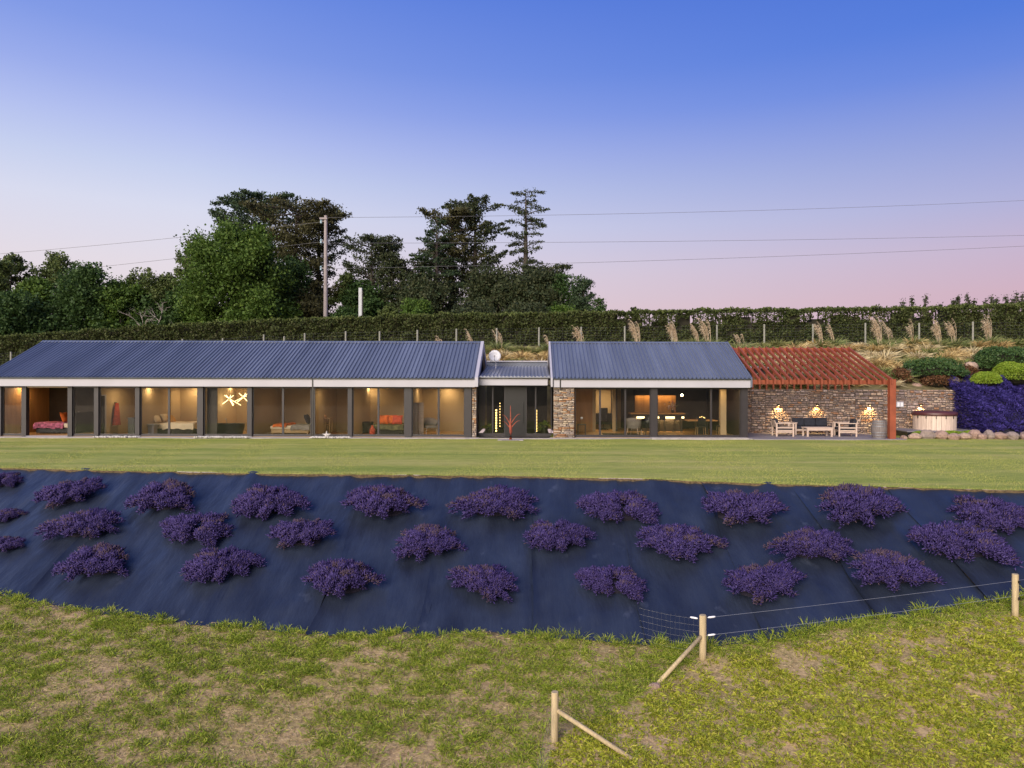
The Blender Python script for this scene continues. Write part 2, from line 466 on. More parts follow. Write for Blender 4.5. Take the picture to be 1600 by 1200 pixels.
# ================================================================== GROUND
def field_ground_mat():
    m, N, L, P = new_mat('field_soil')
    g = N.new('ShaderNodeNewGeometry')
    no = N.new('ShaderNodeTexNoise'); no.inputs['Scale'].default_value = 0.9; no.inputs['Detail'].default_value = 9; no.inputs['Roughness'].default_value = 0.65
    no2 = N.new('ShaderNodeTexNoise'); no2.inputs['Scale'].default_value = 14; no2.inputs['Detail'].default_value = 8
    mp = N.new('ShaderNodeMapping'); mp.inputs['Scale'].default_value = (0.7, 1.6, 1)
    L.new(g.outputs['Position'], mp.inputs[0]); L.new(mp.outputs[0], no.inputs['Vector']); L.new(g.outputs['Position'], no2.inputs['Vector'])
    r = N.new('ShaderNodeValToRGB'); e = r.color_ramp.elements
    e[0].position = 0.3; e[0].color = (0.20, 0.15, 0.085, 1); e[1].position = 0.62; e[1].color = (0.40, 0.30, 0.19, 1)
    x = e.new(0.46); x.color = (0.30, 0.245, 0.13, 1)
    L.new(no.outputs[0], r.inputs[0])
    r2 = N.new('ShaderNodeValToRGB'); r2.color_ramp.elements[0].position = 0.32; r2.color_ramp.elements[1].position = 0.7
    r2.color_ramp.elements[0].color = (0.5, 0.45, 0.4, 1); r2.color_ramp.elements[1].color = (1.25, 1.2, 1.1, 1)
    L.new(no2.outputs[0], r2.inputs[0])
    mx = N.new('ShaderNodeMix'); mx.data_type = 'RGBA'; mx.blend_type = 'MULTIPLY'; mx.inputs[0].default_value = 0.8
    L.new(r.outputs[0], mx.inputs[6]); L.new(r2.outputs[0], mx.inputs[7]); L.new(mx.outputs[2], P.inputs['Base Color'])
    P.inputs['Roughness'].default_value = 0.9; P.inputs['Specular IOR Level'].default_value = 0.2
    b = N.new('ShaderNodeBump'); b.inputs['Strength'].default_value = 0.6; b.inputs['Distance'].default_value = 0.05
    L.new(no2.outputs[0], b.inputs['Height']); L.new(b.outputs[0], P.inputs['Normal'])
    return m

def lawn_mat():
    m, N, L, P = new_mat('mown_lawn')
    g = N.new('ShaderNodeNewGeometry')
    def noise(scale, st, det=6):
        mp = N.new('ShaderNodeMapping'); mp.inputs['Scale'].default_value = st
        L.new(g.outputs['Position'], mp.inputs[0])
        n = N.new('ShaderNodeTexNoise'); n.inputs['Scale'].default_value = scale; n.inputs['Detail'].default_value = det
        L.new(mp.outputs[0], n.inputs['Vector']); return n.outputs[0]
    r = N.new('ShaderNodeValToRGB'); e = r.color_ramp.elements
    e[0].position = 0.30; e[0].color = (0.225, 0.285, 0.055, 1); e[1].position = 0.72; e[1].color = (0.47, 0.42, 0.15, 1)
    x = e.new(0.5); x.color = (0.335, 0.36, 0.085, 1)
    L.new(noise(1.0, (0.10, 0.9, 1), 8), r.inputs[0])
    r2 = N.new('ShaderNodeValToRGB'); r2.color_ramp.elements[0].position = 0.35; r2.color_ramp.elements[1].position = 0.68
    r2.color_ramp.elements[0].color = (0.64, 0.70, 0.58, 1); r2.color_ramp.elements[1].color = (1.2, 1.15, 1.1, 1)
    L.new(noise(1.0, (1.6, 13.0, 1), 9), r2.inputs[0])
    mx = N.new('ShaderNodeMix'); mx.data_type = 'RGBA'; mx.blend_type = 'MULTIPLY'; mx.inputs[0].default_value = 0.85
    L.new(r.outputs[0], mx.inputs[6]); L.new(r2.outputs[0], mx.inputs[7])
    L.new(mx.outputs[2], P.inputs['Base Color']); P.inputs['Roughness'].default_value = 0.85; P.inputs['Specular IOR Level'].default_value = 0.2
    b = N.new('ShaderNodeBump'); b.inputs['Strength'].default_value = 0.8; b.inputs['Distance'].default_value = 0.03
    L.new(noise(30, (1, 1, 1), 4), b.inputs['Height']); L.new(b.outputs[0], P.inputs['Normal'])
    return m

def mat_fabric():
    m, N, L, P = new_mat('woven_weed_fabric')
    g = N.new('ShaderNodeNewGeometry')
    def noise(scale, st, det=6):
        mp = N.new('ShaderNodeMapping'); mp.inputs['Scale'].default_value = st
        L.new(g.outputs['Position'], mp.inputs[0])
        n = N.new('ShaderNodeTexNoise'); n.inputs['Scale'].default_value = scale; n.inputs['Detail'].default_value = det
        L.new(mp.outputs[0], n.inputs['Vector']); return n.outputs[0]
    r = N.new('ShaderNodeValToRGB'); e = r.color_ramp.elements
    e[0].position = 0.3; e[0].color = (0.012, 0.016, 0.028, 1); e[1].position = 0.75; e[1].color = (0.024, 0.033, 0.058, 1)
    L.new(noise(1.0, (1.3, 0.8, 1), 9), r.inputs[0])
    # dusty specks and scuffs
    sp = N.new('ShaderNodeMapRange'); sp.inputs[1].default_value = 0.66; sp.inputs[2].default_value = 0.90
    L.new(noise(1.6, (1.4, 0.9, 1), 12), sp.inputs[0])
    mx = N.new('ShaderNodeMix'); mx.data_type = 'RGBA'; mx.inputs[7].default_value = (0.07, 0.085, 0.13, 1)
    L.new(sp.outputs[0], mx.inputs[0]); L.new(r.outputs[0], mx.inputs[6]); L.new(mx.outputs[2], P.inputs['Base Color'])
    rr = N.new('ShaderNodeMapRange'); rr.inputs[3].default_value = 0.26; rr.inputs[4].default_value = 0.50
    L.new(noise(2.0, (1.5, 0.4, 1), 5), rr.inputs[0]); L.new(rr.outputs[0], P.inputs['Roughness'])
    P.inputs['Specular IOR Level'].default_value = 0.6
    b = N.new('ShaderNodeBump'); b.inputs['Strength'].default_value = 0.8; b.inputs['Distance'].default_value = 0.06
    L.new(noise(1.0, (3.5, 1.1, 1), 9), b.inputs['Height'])
    b2 = N.new('ShaderNodeBump'); b2.inputs['Strength'].default_value = 0.12; b2.inputs['Distance'].default_value = 0.01
    L.new(noise(60, (1, 1, 1), 2), b2.inputs['Height']); L.new(b.outputs[0], b2.inputs['Normal']); L.new(b2.outputs[0], P.inputs['Normal'])
    return m

M_soil, M_lawn, M_fabric = field_ground_mat(), lawn_mat(), mat_fabric()
M_banksoil = simple('bank_soil', (0.15, 0.125, 0.055), 0.9, 0.4, 2.5, bump=0.5)

xs_f = np.concatenate([[-700, -300, -120, -70, -45], np.arange(-36, 36.1, 0.35), [45, 70, 120, 300, 700]])
def ys_front(x):
    e, b = float(yE(np.array(x))), float(yB(np.array(x)))
    return np.concatenate([[-700, -300, -120, -50, -20, -8, 0, 4], np.linspace(6.5, b - 0.02, 45), np.linspace(b + 0.05, e - 0.1, 12), [e + 0.02, e + 1.0]])
grid_mesh('ground', xs_f, ys_front, lambda x, y: z_front(x, y) - np.where(y > yB(x) + 0.02, 0.16, 0), M_soil)

xs_l = np.concatenate([[-60], np.arange(-40, 40.1, 0.12), [60]])
def lip(x): return 0.03 * wob(np.array(x), 0.0, 2.5, 8) + 0.025 * wob(np.array(x), 0.0, 9, 9)
def ys_lawn(x):
    e = float(yE(np.array(x))) - 0.10 + float(lip(x))
    return np.concatenate([[e + 0.06, e, e + 0.06, e + 0.25], np.linspace(e + 0.8, 37.9, 24)])
def z_lawn(x, y):
    z = LAWN_Z + 0.05 + 0.012 * wob(x, y, 1.2, 6)
    z = z - 0.015 * (np.arange(y.shape[1])[None, :] == 0)
    return z
grid_mesh('lawn', xs_l, lambda x: ys_lawn(x)[1:], lambda x, y: z_lawn(x, y), M_lawn)
M_turfedge = simple('cut_turf_edge', (0.12, 0.085, 0.045), 0.95, 0.5, 14, bump=0.6)
def ys_lip(x):
    e = ys_lawn(x)[1]; return [e + 0.07 + 0.03 * float(lip(x)), e + 0.012, e + 0.004]
grid_mesh('lawn_edge', xs_l, ys_lip, lambda x, y: np.where(np.arange(3)[None, :] == 0, LAWN_Z - 0.16, np.where(np.arange(3)[None, :] == 1, LAWN_Z - 0.02, LAWN_Z + 0.035)) + 0 * x, M_turfedge)

xs_b = np.concatenate([[-400, -120, -60, -40], np.arange(-36, -28.1, 1.0), [-28.05, -27.6], np.arange(-26, 11.1, 1.0), [11.02, 11.06], np.arange(12, 23.5, 0.6), [23.70]])
def bank_start(x):
    if x < -28: return 36.5
    if x < 11.04: return 42.9
    if x < 23.74: return 38.62
    return 34.75
def ys_bank(x):
    s = bank_start(x)
    return np.concatenate([[s - 0.01], np.linspace(s, 47, 26), [49, 51, 54, 58, 65, 80, 110, 200, 400, 900]])
def z_bank(x, y):
    z = z_back(x, y)
    ramp_r = LAWN_Z + (y - 34.7) * 0.80
    ramp_l = LAWN_Z + (y - 36.5) * 0.60
    z = np.where(x > 23.74, np.minimum(z, ramp_r), z)
    z = np.where(x < -28, np.minimum(z, ramp_l), z)
    first = np.zeros_like(z, bool); first[:, 0] = True
    return np.where(first, LAWN_Z - 0.05, z)
grid_mesh('bank', xs_b, ys_bank, z_bank, M_banksoil)
grid_mesh('bank', np.concatenate([[23.701], [23.745], np.arange(24, 40.1, 0.6), [60, 120, 400]]), lambda x: ys_bank(30.0), lambda x, y: np.where(x < 23.72, np.where(y > 38.6, z_bank(x + 1, y), LAWN_Z - 0.05), z_bank(x, y)), M_banksoil)
def zb_pt(x, y):
    z = float(z_back(np.array(x), np.array(y)))
    if x > 23.74: z = min(z, LAWN_Z + (y - 34.7) * 0.80)
    return z

# weed mat: strips laid down the slope, overlapping at the seams
wm = bpy.data.objects.new('weed_mat', None); COL.objects.link(wm); wm['kind'] = 'structure'; WL[wm] = Vector((0, 0, 0))
seams = [-31.2 + 2.4 * i for i in range(25)]
for i in range(len(seams) - 1):
    x0, x1 = seams[i], seams[i + 1] + 0.09
    r = np.random.default_rng(300 + i)
    nx, ny = 27, 56
    u = np.linspace(0, 1, nx); v = np.linspace(0, 1, ny)
    xx = x0 + (x1 - x0) * u
    V = np.zeros((nx, ny, 3))
    sw = 0.05 * wob(np.zeros(ny), v * 7, 1.0, 20 + i)
    for a in range(nx):
        xs = np.full(ny, xx[a])
        b = yB(xs) - 0.16; e = yE(xs) + 0.03
        y = b + (e - b) * v
        xw = xs + sw
        # fall line drifts a little on the uneven bank
        z = z_front(xw, np.maximum(y, yB(xw))) - MAT_SLOPE * np.maximum(yB(xw) - y, 0) * 0.55 + 0.004
        z += 0.030 * wob(xw * 1.0, y * 0.5, 1.4, 40) + 0.014 * wob(xw * 3.0, y * 0.5, 2.0, 41 + i) + 0.030 * np.maximum(0, wob(xw * 2.0 + y, y * 1.2 - xw, 2.2, 140 + i) - 0.9) + 0.05 * np.clip((y - e + 0.9) / 0.9, 0, 1) * np.maximum(0, wob(xw * 4.0, y * 0.8, 1.3, 170) - 0.2)
        # stretched creases running down the cloth
        z += 0.045 * np.maximum(0, wob(xw * 6.0, y * 0.6, 1.0, 60 + i) - 0.85) * (0.5 + 0.5 * np.sin(y * 1.1 + i))
        z += 0.034 * np.clip((e - y) / 0.5, 0, 1) * np.exp(-((u[a] - 0.0) / 0.030) ** 2) * (1.2 + 0.8 * wob(y * 0 + i, y, 1.1, 90 + i))
        z += np.where(u[a] > 0.96, -0.014, 0.0)
        V[a, :, 0] = xw; V[a, :, 1] = y; V[a, :, 2] = z
    k = np.arange((nx - 1) * (ny - 1)); p = (k // (ny - 1)) * ny + k % (ny - 1)
    Q = np.stack([p, p + ny, p + ny + 1, p + 1], -1)
    me = np_mesh('mat_strip', V.reshape(-1, 3), Q); me.shade_smooth()
    o = mesh_obj('mat_strip', me, M_fabric, wm)

# paving
p = MB(); p.box(-27.6, 11.0, 33.72, 34.42, LAWN_Z - 0.1, -0.012); o = p.build('house_path', M_conc); o['kind'] = 'structure'
p = MB()
p.box(11.02, 18.6, 33.75, 38.0, LAWN_Z - 0.1, -0.02)
o = p.build('patio', M_patio); o['kind'] = 'structure'
p = MB(); p.box(11.02, 17.8, 33.55, 33.745, LAWN_Z - 0.1, -0.035); o = p.build('patio_edging', M_conc); o['kind'] = 'structure'

# ================================================================== HOUSE
house = thing('house', 'long low house with blue-grey ribbed gable roofs and dark glazed fronts lit inside', 'house', (-8, 36, 0))
FY, GY = 34.0, 34.38                # fascia plane and glass plane
PITCH = 0.483
EZ = 2.99; RY = 38.15; RZ = EZ + PITCH * (RY - FY)
LX0, LX1 = X(-26, FY), X(742, FY)
RX0, RX1 = X(863.5, FY), X(1172.5, FY)

def ribbed_roof(name, x0, x1, label):
    """front and back slope with trapezoid ribs, as one folded sheet with thickness"""
    xs, hs = [x0], [0.0]
    n = int((x1 - x0) / 0.2)
    for i in range(n):
        c = x0 + (i + 0.5) * (x1 - x0) / n
        for dx, h in ((-0.046, 0), (-0.018, 0.062), (0.018, 0.062), (0.046, 0)): xs.append(c + dx); hs.append(h)
    xs.append(x1); hs.append(0.0)
    ny, nz = -PITCH / math.hypot(1, PITCH), 1 / math.hypot(1, PITCH)
    vs, fs = [], []; m = len(xs)
    y0, y2 = FY - 0.08, 2 * RY - FY + 0.08
    for (y, z, sgn) in ((y0, EZ - 0.08 * PITCH, 1), (RY, RZ, 1), (RY, RZ, -1), (y2, EZ - 0.08 * PITCH, -1)):
        for xx, h in zip(xs, hs): vs.append((xx, y + sgn * ny * h, z + nz * h))
    for r in (0, 2):
        for i in range(m - 1): fs.append((r * m + i, r * m + i + 1, (r + 1) * m + i + 1, (r + 1) * m + i))
    b = MB(); b.add(vs, fs)
    b.prism([(y0, EZ - 0.08 * PITCH - 0.004), (y0 + 0.02, EZ - 0.08 * PITCH - 0.06), (RY, RZ - 0.07), (y2 - 0.02, EZ - 0.08 * PITCH - 0.06), (y2, EZ - 0.08 * PITCH - 0.004), (RY, RZ - 0.004)], x0, x1)
    o = b.build('roof', M_roof, house, label=label)
    rc = MB()
    rc.prism([(RY - 0.17, RZ - 0.17 * PITCH + 0.045), (RY, RZ + 0.055), (RY + 0.17, RZ - 0.17 * PITCH + 0.045), (RY + 0.17, RZ - 0.17 * PITCH + 0.035), (RY, RZ + 0.04), (RY - 0.17, RZ - 0.17 * PITCH + 0.035)], x0 - 0.01, x1 + 0.01)
    rc.build('ridge_cap', M_roof, o)
    return o

ribbed_roof('roof', LX0, LX1, 'long blue-grey ribbed steel roof over the bedroom wing')
ribbed_roof('roof', RX0, RX1, 'blue-grey ribbed steel roof over the living wing')

# fascias, gutters, barge boards
fz0, fz1 = 2.51, 2.915
xj = X(488.5, FY)
for a, b in ((LX0, xj - 0.035), (xj + 0.035, LX1)):
    MB().box(a, b, FY, FY + 0.06, fz0, fz1).build('fascia', M_white, house)
xr = X(875.5, FY)
for a, b in ((RX0 + 0.05, xr - 0.03), (xr + 0.03, RX1)):
    MB().box(a, b, FY, FY + 0.06, fz0, fz1).build('fascia', M_white, house)
MB().box(RX1 - 0.06, RX1, FY + 0.062, 42.2, fz0, fz1 - 0.3).build('fascia', M_white, house)
for a, b in ((LX0, LX1 - 0.02), (RX0 + 0.03, RX1 + 0.01)):
    MB().box(a, b, FY - 0.10, FY - 0.004, fz1 + 0.004, EZ - 0.05).build('gutter', M_black, house)
for xa, xb, lab in ((LX1, LX1 + 0.16, None), (RX0 - 0.09, RX0, None), (RX1, RX1 + 0.07, None)):
    y2 = 2 * RY - FY
    MB().prism([(FY - 0.1, fz0 + 0.02), (FY - 0.1, EZ + 0.0), (RY, RZ + 0.065), (y2 + 0.1, EZ), (y2 + 0.1, fz0 + 0.02), (y2 - 0.3, fz0 + 0.12), (RY, RZ - 0.40), (FY + 0.3, fz0 + 0.12)], xa, xb).build('barge_board', M_white if xa < 5 else M_roof, house)
# downpipes
b = MB(); b.box(xj - 0.03, xj + 0.03, FY - 0.02, FY + 0.05, fz0 - 0.02, fz1); b.box(xj - 0.03, xj + 0.05, FY - 0.01, FY + 0.06, 0.0, fz0 - 0.02)
b.build('downpipe', M_black, house)
b = MB(); b.box(xr - 0.03, xr + 0.03, FY - 0.02, FY + 0.05, fz0 - 0.12, fz1); b.build('downpipe', M_black, house)

# slabs, ceilings, walls
def wallbox(x0, x1, y0, y1, z0, z1, mat, name='wall', label=None): return MB().box(x0, x1, y0, y1, z0, z1).build(name, mat, house, label=label)
CEIL = 2.50
BY1 = 42.3
wl0 = LX0 + 0.18; wl1 = LX1 - 0.25
wr0 = RX0 + 0.35; wr1 = RX1 - 0.22
for a, b in ((wl0, wl1), (wr0, wr1)):
    wallbox(a, b, GY - 0.05, BY1, -0.12, 0.0, M_floor, 'floor')
    wallbox(a, b, FY + 0.065, BY1, CEIL + 0.006, CEIL + 0.10, M_ceil, 'ceiling')
    wallbox(a, b, BY1 - 0.2, BY1, 0.004, CEIL, M_walldark)
def gable(x0, x1, mat):
    return MB().prism([(GY, 0.0), (GY, fz1 - 0.06), (RY, RZ - 0.12), (BY1 - 0.003, fz1 - 0.12), (BY1 - 0.003, 0.0)], x0, x1).build('gable_wall', mat, house)
gable(wl0 - 0.16, wl0, M_walltan)
gable(wl1 + 0.002, wl1 + 0.20, M_walldark)
gable(wr0 - 0.2, wr0 - 0.002, M_walldark)
gable(wr1 + 0.002, wr1 + 0.16, M_alu)

# ---- glazing
def panel(px0, px1, frame=0.05, z0=0.0, z1=2.5, y=GY, handle=None, label=None, pane=True):
    x0, x1 = X(px0, y), X(px1, y)
    f = MB()
    f.box(x0, x0 + frame, y - 0.03, y + 0.03, z0, z1); f.box(x1 - frame, x1, y - 0.03, y + 0.03, z0, z1)
    f.box(x0 + frame, x1 - frame, y - 0.029, y + 0.029, z0, z0 + 0.12); f.box(x0 + frame, x1 - frame, y - 0.029, y + 0.029, z1 - 0.07, z1)
    fo = f.build('sliding_door', M_alu, house, label=label)
    if pane: MB().box(x0 + frame - 0.005, x1 - frame + 0.005, y - 0.006, y + 0.006, z0 + 0.115, z1 - 0.065).build('pane', M_glass, fo)
    if handle is not None:
        hx = x0 + frame / 2 if handle == 0 else x1 - frame / 2
        MB().box(hx - 0.018, hx + 0.018, y - 0.07, y - 0.032, 0.95, 1.2).build('handle', M_black, fo)
    return fo
def post(px0, px1, y=GY, z0=0.0, z1=2.505, d=0.12):
    return MB().box(X(px0, y) + 0.003, X(px1, y) - 0.003, y - d, y + d, z0, z1).build('post', M_alu, house)
for a, b, h in ((-26, 2, None), (4.5, 36, None), (115, 149, 0), (156, 213, None), (220, 264.5, None), (264.5, 310, 1), (319, 388, None), (395, 442.5, 0), (442.5, 487, None),
                (491, 545, None), (551, 591.5, None), (591.5, 633, 1), (644, 685.5, None), (685.5, 726.5, 0)):
    panel(a, b, handle=h)
panel(107.2, 114.8, 0.055, y=GY + 0.075, pane=False, label='slid back door leaf beside the open bedroom doorway') if False else None
for a, b in ((2, 4.5), (36, 43.5), (108, 115), (149, 156), (213, 220), (310, 319), (388, 395), (545, 551), (633, 644), (726.5, 737)):
    post(a, b)
# open doorway frame of the first bedroom
x0, x1 = X(43.5, GY), X(108, GY)
MB().box(x0, x1, GY - 0.05, GY + 0.05, 2.43, 2.5).build('door_head', M_palewood, house)
MB().box(x0, x1, GY - 0.12, GY + 0.12, -0.01, 0.012).build('door_sill', M_white, house)
for a, b in ((898, 937.5), (937.5, 977), (977, 1016.5), (1026.5, 1111), (1111, 1157)):
    panel(a, b, 0.045)
post(1016.5, 1026.5, d=0.16); post(1157, 1167.5)
MB().box(X(1017, 33.9), X(1168, 33.9), 33.6, 34.2, LAWN_Z - 0.05, 0.03).build('concrete_sill', M_conc, house)

# ---- stone work
def stone_variants(n=10, seed=5):
    out = []
    for i in range(n):
        r = np.random.default_rng(seed * 100 + i)
        j = lambda: r.uniform(-0.07, 0.07)
        k = 0.80
        vs = [(-.5 + j() * .5, 0.5, -.5 + j()), (.5 + j() * .5, 0.5, -.5 + j()), (.5 + j() * .5, 0.5, .5 + j()), (-.5 + j() * .5, 0.5, .5 + j()),
              (-.48 + j(), -.25, -.44 + j()), (.48 + j(), -.25, -.44 + j()), (.48 + j(), -.25, .44 + j()), (-.48 + j(), -.25, .44 + j()),
              (-.5 * k + j(), -.5, -.5 * k * .8 + j()), (.5 * k + j(), -.5 + abs(j()), -.5 * k * .8 + j()), (.5 * k + j(), -.5, .5 * k * .8 + j()), (-.5 * k + j(), -.5 + abs(j()), .5 * k * .8 + j())]
        fs = []
        for a in (0, 4):
            for q in range(4): fs.append((a + q, a + (q + 1) % 4, a + 4 + (q + 1) % 4, a + 4 + q))
        fs.append((8, 9, 10, 11))
        me = bpy.data.meshes.new('stone'); me.from_pydata(vs, [], fs); me.update(); out.append((me, vs, fs))
    return out
SV = stone_variants()
def course_layout(W, H, r, hmin, hmax, lmin, lmax, gap):
    rects = []; z = 0.0; row = 0
    while z < H - 0.02:
        h = r.uniform(hmin, hmax)
        if H - z - h < hmin * 0.7: h = H - z
        x = -r.uniform(0, lmax * 0.5)
        while x < W:
            l = r.uniform(lmin, lmax) * (0.75 + 0.5 * r.random())
            a, b = max(x, 0), min(x + l, W)
            if W - b < lmin * 0.4: b = W; l = W - x
            if b - a > 0.03:
                # now and then two thin stones in place of one tall one
                if h > (hmin + hmax) / 2 and r.random() < 0.3:
                    t = h * r.uniform(0.4, 0.6)
                    rects.append((a, b, z, z + t)); rects.append((a, b, z + t, z + h))
                else: rects.append((a, b, z, z + h))
            x += l
        z += h; row += 1
    return [(a + gap / 2, b - gap / 2, c + gap / 2, d - gap / 2) for a, b, c, d in rects]
def lay_stones(parent, off, x0, z0, yface, rects, r, mats, limit=300, depth=0.14, jit=0.018):
    order = sorted(range(len(rects)), key=lambda i: -(rects[i][1] - rects[i][0]) * (rects[i][3] - rects[i][2]))
    rest = MB()
    for me, _, _ in SV:
        if not me.materials: me.materials.append(mats)
    loc_me = {}
    for n, i in enumerate(order):
        a, b, c, d = rects[i]
        k = int(r.integers(len(SV)))
        cx, cz = x0 + (a + b) / 2, z0 + (c + d) / 2
        yy = yface + depth / 2 - jit * r.uniform(-1, 1)
        fl = 1 if r.random() < 0.5 else -1
        if n < limit:
            key = (k, mats.name)
            if key not in STONE_ME:
                m2 = SV[k][0].copy(); m2.materials.clear(); m2.materials.append(mats); STONE_ME[key] = m2
            o = bpy.data.objects.new('stone', STONE_ME[key]); COL.objects.link(o); o.parent = parent
            o.location = Vector((cx, yy, cz)) - off; o.scale = (b - a, depth, d - c); o.rotation_euler = (0, r.normal() * (0.05 if depth < 0.15 else 0.012), 0)
        else:
            rest.add([(cx + v[0] * (b - a), yy + v[1] * depth, cz + v[2] * (d - c)) for v in SV[k][1]], SV[k][2])
    if rest.v:
        o = rest.build('small_stones', mats, parent); o['kind'] = 'stuff'
STONE_ME = {}
r = np.random.default_rng(77)
px0, px1 = X(865, FY + 0.1), X(897.5, FY + 0.1)
pil = MB().box(px0 + 0.03, px1 - 0.03, FY + 0.18, FY + 0.75, LAWN_Z - 0.05, 2.5).build('stone_pillar', M_mortar, house, label='squared pillar of stacked pale brown stone at the corner of the living wing')
lay_stones(pil, WL[house], px0, LAWN_Z, FY + 0.10, course_layout(px1 - px0, 2.6, r, 0.045, 0.095, 0.14, 0.42, 0.010), r, M_stone, 300, 0.16)
qx0, qx1 = X(737.5, FY + 0.3), X(744.5, FY + 0.3)
pil2 = MB().box(qx0 + 0.02, qx1 - 0.02, FY + 0.38, FY + 1.2, LAWN_Z - 0.05, 2.5).build('stone_pillar', M_mortar, house, label='narrow stone wall end beside the entrance glazing')
lay_stones(pil2, WL[house], qx0, LAWN_Z, FY + 0.30, course_layout(qx1 - qx0, 2.6, r, 0.06, 0.12, 0.10, 0.26, 0.012), r, M_stone, 300, 0.16)

# ---- entrance link
KY = 35.2
kx0, kx1 = LX1 + 0.17, RX0 - 0.10
MB().box(kx0, kx1 - 0.14, 34.55, 34.61, 2.60, 2.93).build('fascia', M_white, house)
MB().box(kx0, kx1, 34.46, 34.545, 2.945, 3.02).build('gutter', M_black, house)
def low_roof():
    xs, hs = [kx0], [0.0]; n = 19
    for i in range(n):
        c = kx0 + (i + 0.5) * (kx1 - kx0) / n
        for dx, h in ((-0.055, 0), (-0.025, 0.045), (0.025, 0.045), (0.055, 0)): xs.append(c + dx); hs.append(h)
    xs.append(kx1); hs.append(0.0)
    m = len(xs); vs = [(x, 34.44, 3.03 + h) for x, h in zip(xs, hs)] + [(x, 40.6, 3.72 + h) for x, h in zip(xs, hs)]
    vs += [(x, 34.44, 2.99) for x in xs] + [(x, 40.6, 3.60) for x in xs]
    fs = [(i, i + 1, m + i + 1, m + i) for i in range(m - 1)] + [(2 * m + i, 2 * m + i + 1, i + 1, i) for i in range(m - 1)] + [(3 * m + i, 3 * m + i + 1, 2 * m + i + 1, 2 * m + i) for i in range(m - 1)]
    return MB().add(vs, fs).build('roof', M_flatroof, house, label='low pitched pale ribbed roof over the entrance link')
low_roof()
MB().box(kx0, kx1, 40.61, 40.8, 3.0, 3.98).build('parapet', M_roof, house)
MB().box(kx0, kx1, 40.52, 40.85, 3.985, 4.05).build('parapet_cap', M_white, house)
MB().box(kx0, kx1, KY - 0.05, 41.0, -0.1, 0.0).build('floor', M_timberdark, house)
MB().box(kx0, kx1, 34.62, 41.0, 2.62, 2.70).build('ceiling', M_walldark, house)
MB().box(kx0, kx1, 40.8, 40.95, 0.0, 2.6).build('wall', M_walldark, house)
for a, b in ((746, 770), (770, 789), (822, 837), (837, 862)):
    panel(a, b, 0.035, 0.0, 2.62, KY)
dd = MB().box(X(789, KY), X(822, KY), KY - 0.03, KY + 0.03, 0.004, 2.615).build('entrance_door', M_black, house, label='tall dark front door between the entrance windows')
MB().box(X(816, KY), X(818, KY), KY - 0.09, KY - 0.032, 0.7, 1.7).build('handle', M_black, dd)
MB().box(kx0, kx1 - 0.02, 34.0, KY - 0.06, LAWN_Z - 0.06, -0.052).build('deck_base', M_black, house)
for i in range(8):
    y0 = 33.98 + i * 0.142
    MB().box(kx0 + 0.01, kx1 - 0.03, y0, y0 + 0.134, -0.05, -0.012).build('deck_plank', M_timberdark, house)
MB().box(kx0 + 0.01, kx1 - 0.03, 33.955, 33.978, LAWN_Z - 0.04, -0.013).build('deck_skirt', M_timberdark, house)

# ---- interior partitions
RB = 38.4
for px in (152.5, 216.5, 314, 391.5, 489, 548, 638.5):
    x = X(px, GY); wallbox(x - 0.05, x + 0.05, GY + 0.13, RB, 0.003, CEIL, M_wallin, 'partition')
def backwall(px0, px1, mat, y=RB): return wallbox(X(px0, GY) + 0.052, X(px1, GY) - 0.052, y, y + 0.1, 0.003, CEIL, mat, 'partition')
backwall(-27, 152.5, M_walldark); backwall(152.5, 216.5, M_wallin); backwall(216.5, 314, M_wallin); backwall(314, 391.5, M_wallin)
backwall(391.5, 489, M_wallin); backwall(489, 548, M_wallin); backwall(548, 638.5, M_wallin); backwall(638.5, 737, M_wallin)
# living wing
wallbox(X(926, 38.6), X(931, 38.6), 38.6, 38.7, 0.003, CEIL, M_wallin, 'partition')
wallbox(wr0, X(926, 38.6) - 0.002, 38.6, 38.7, 0.003, CEIL, M_walltan, 'partition')
wallbox(X(957, 38.6), X(962, 38.6), 38.6, 38.7, 0.003, CEIL, M_wallin, 'partition')
wallbox(X(931, 38.6) + 0.002, X(957, 38.6) - 0.002, 38.6, 38.7, 2.33, CEIL, M_wallin, 'partition')
wallbox(X(920, 41), X(970, 41), 41.0, 41.1, 0.003, CEIL, M_wallin, 'partition')
wallbox(X(962, 38.6) + 0.002, wr1, 41.6, 41.7, 0.003, CEIL, M_walldark, 'partition')
wallbox(X(962, 38.6) + 0.003, X(962, 38.6) + 0.10, 38.61, 41.58, 0.003, CEIL, M_walldark, 'partition')
wallbox(X(1126, 36.2), X(1135, 36.2), 36.2, 36.5, 0.003, CEIL, M_wallin, 'column', label='pale square column inside the corner glazing')

# ================================================================== PERGOLA, WALL, PATIO THINGS
pg = thing('pergola', 'red oxide pergola of sloping rafters on one square post over the patio', 'pergola', (14.5, 36, 0))
NR = 18
ra0, ra1 = X(1186, 34.0), X(1393, 34.0)
RT0, RT1, PY1 = 2.95, 4.80, 38.62
rm = MB().prism([(33.92, RT0), (33.92, RT0 - 0.26), (33.99, RT0 - 0.26), (34.12, RT0 - 0.06), (PY1, RT1 - 0.16), (PY1, RT1)], -0.047, 0.047)
fm = MB().box(-0.040, 0.040, PY1 - 0.13, PY1 - 0.004, 2.1, RT1 - 0.20)
raft = finn = None
for i in range(NR):
    x = ra0 + (ra1 - ra0) * i / (NR - 1)
    if raft is None:
        raft = rm.build('rafter', M_red, pg); finn = fm.build('rear_upright', M_red, pg)
        raft.location.x = finn.location.x = 0
        base_x = WL[pg].x
        raft.location.x += x; finn.location.x += x
    else:
        a = raft.copy(); COL.objects.link(a); a.location.x = x
        b = finn.copy(); COL.objects.link(b); b.location.x = x
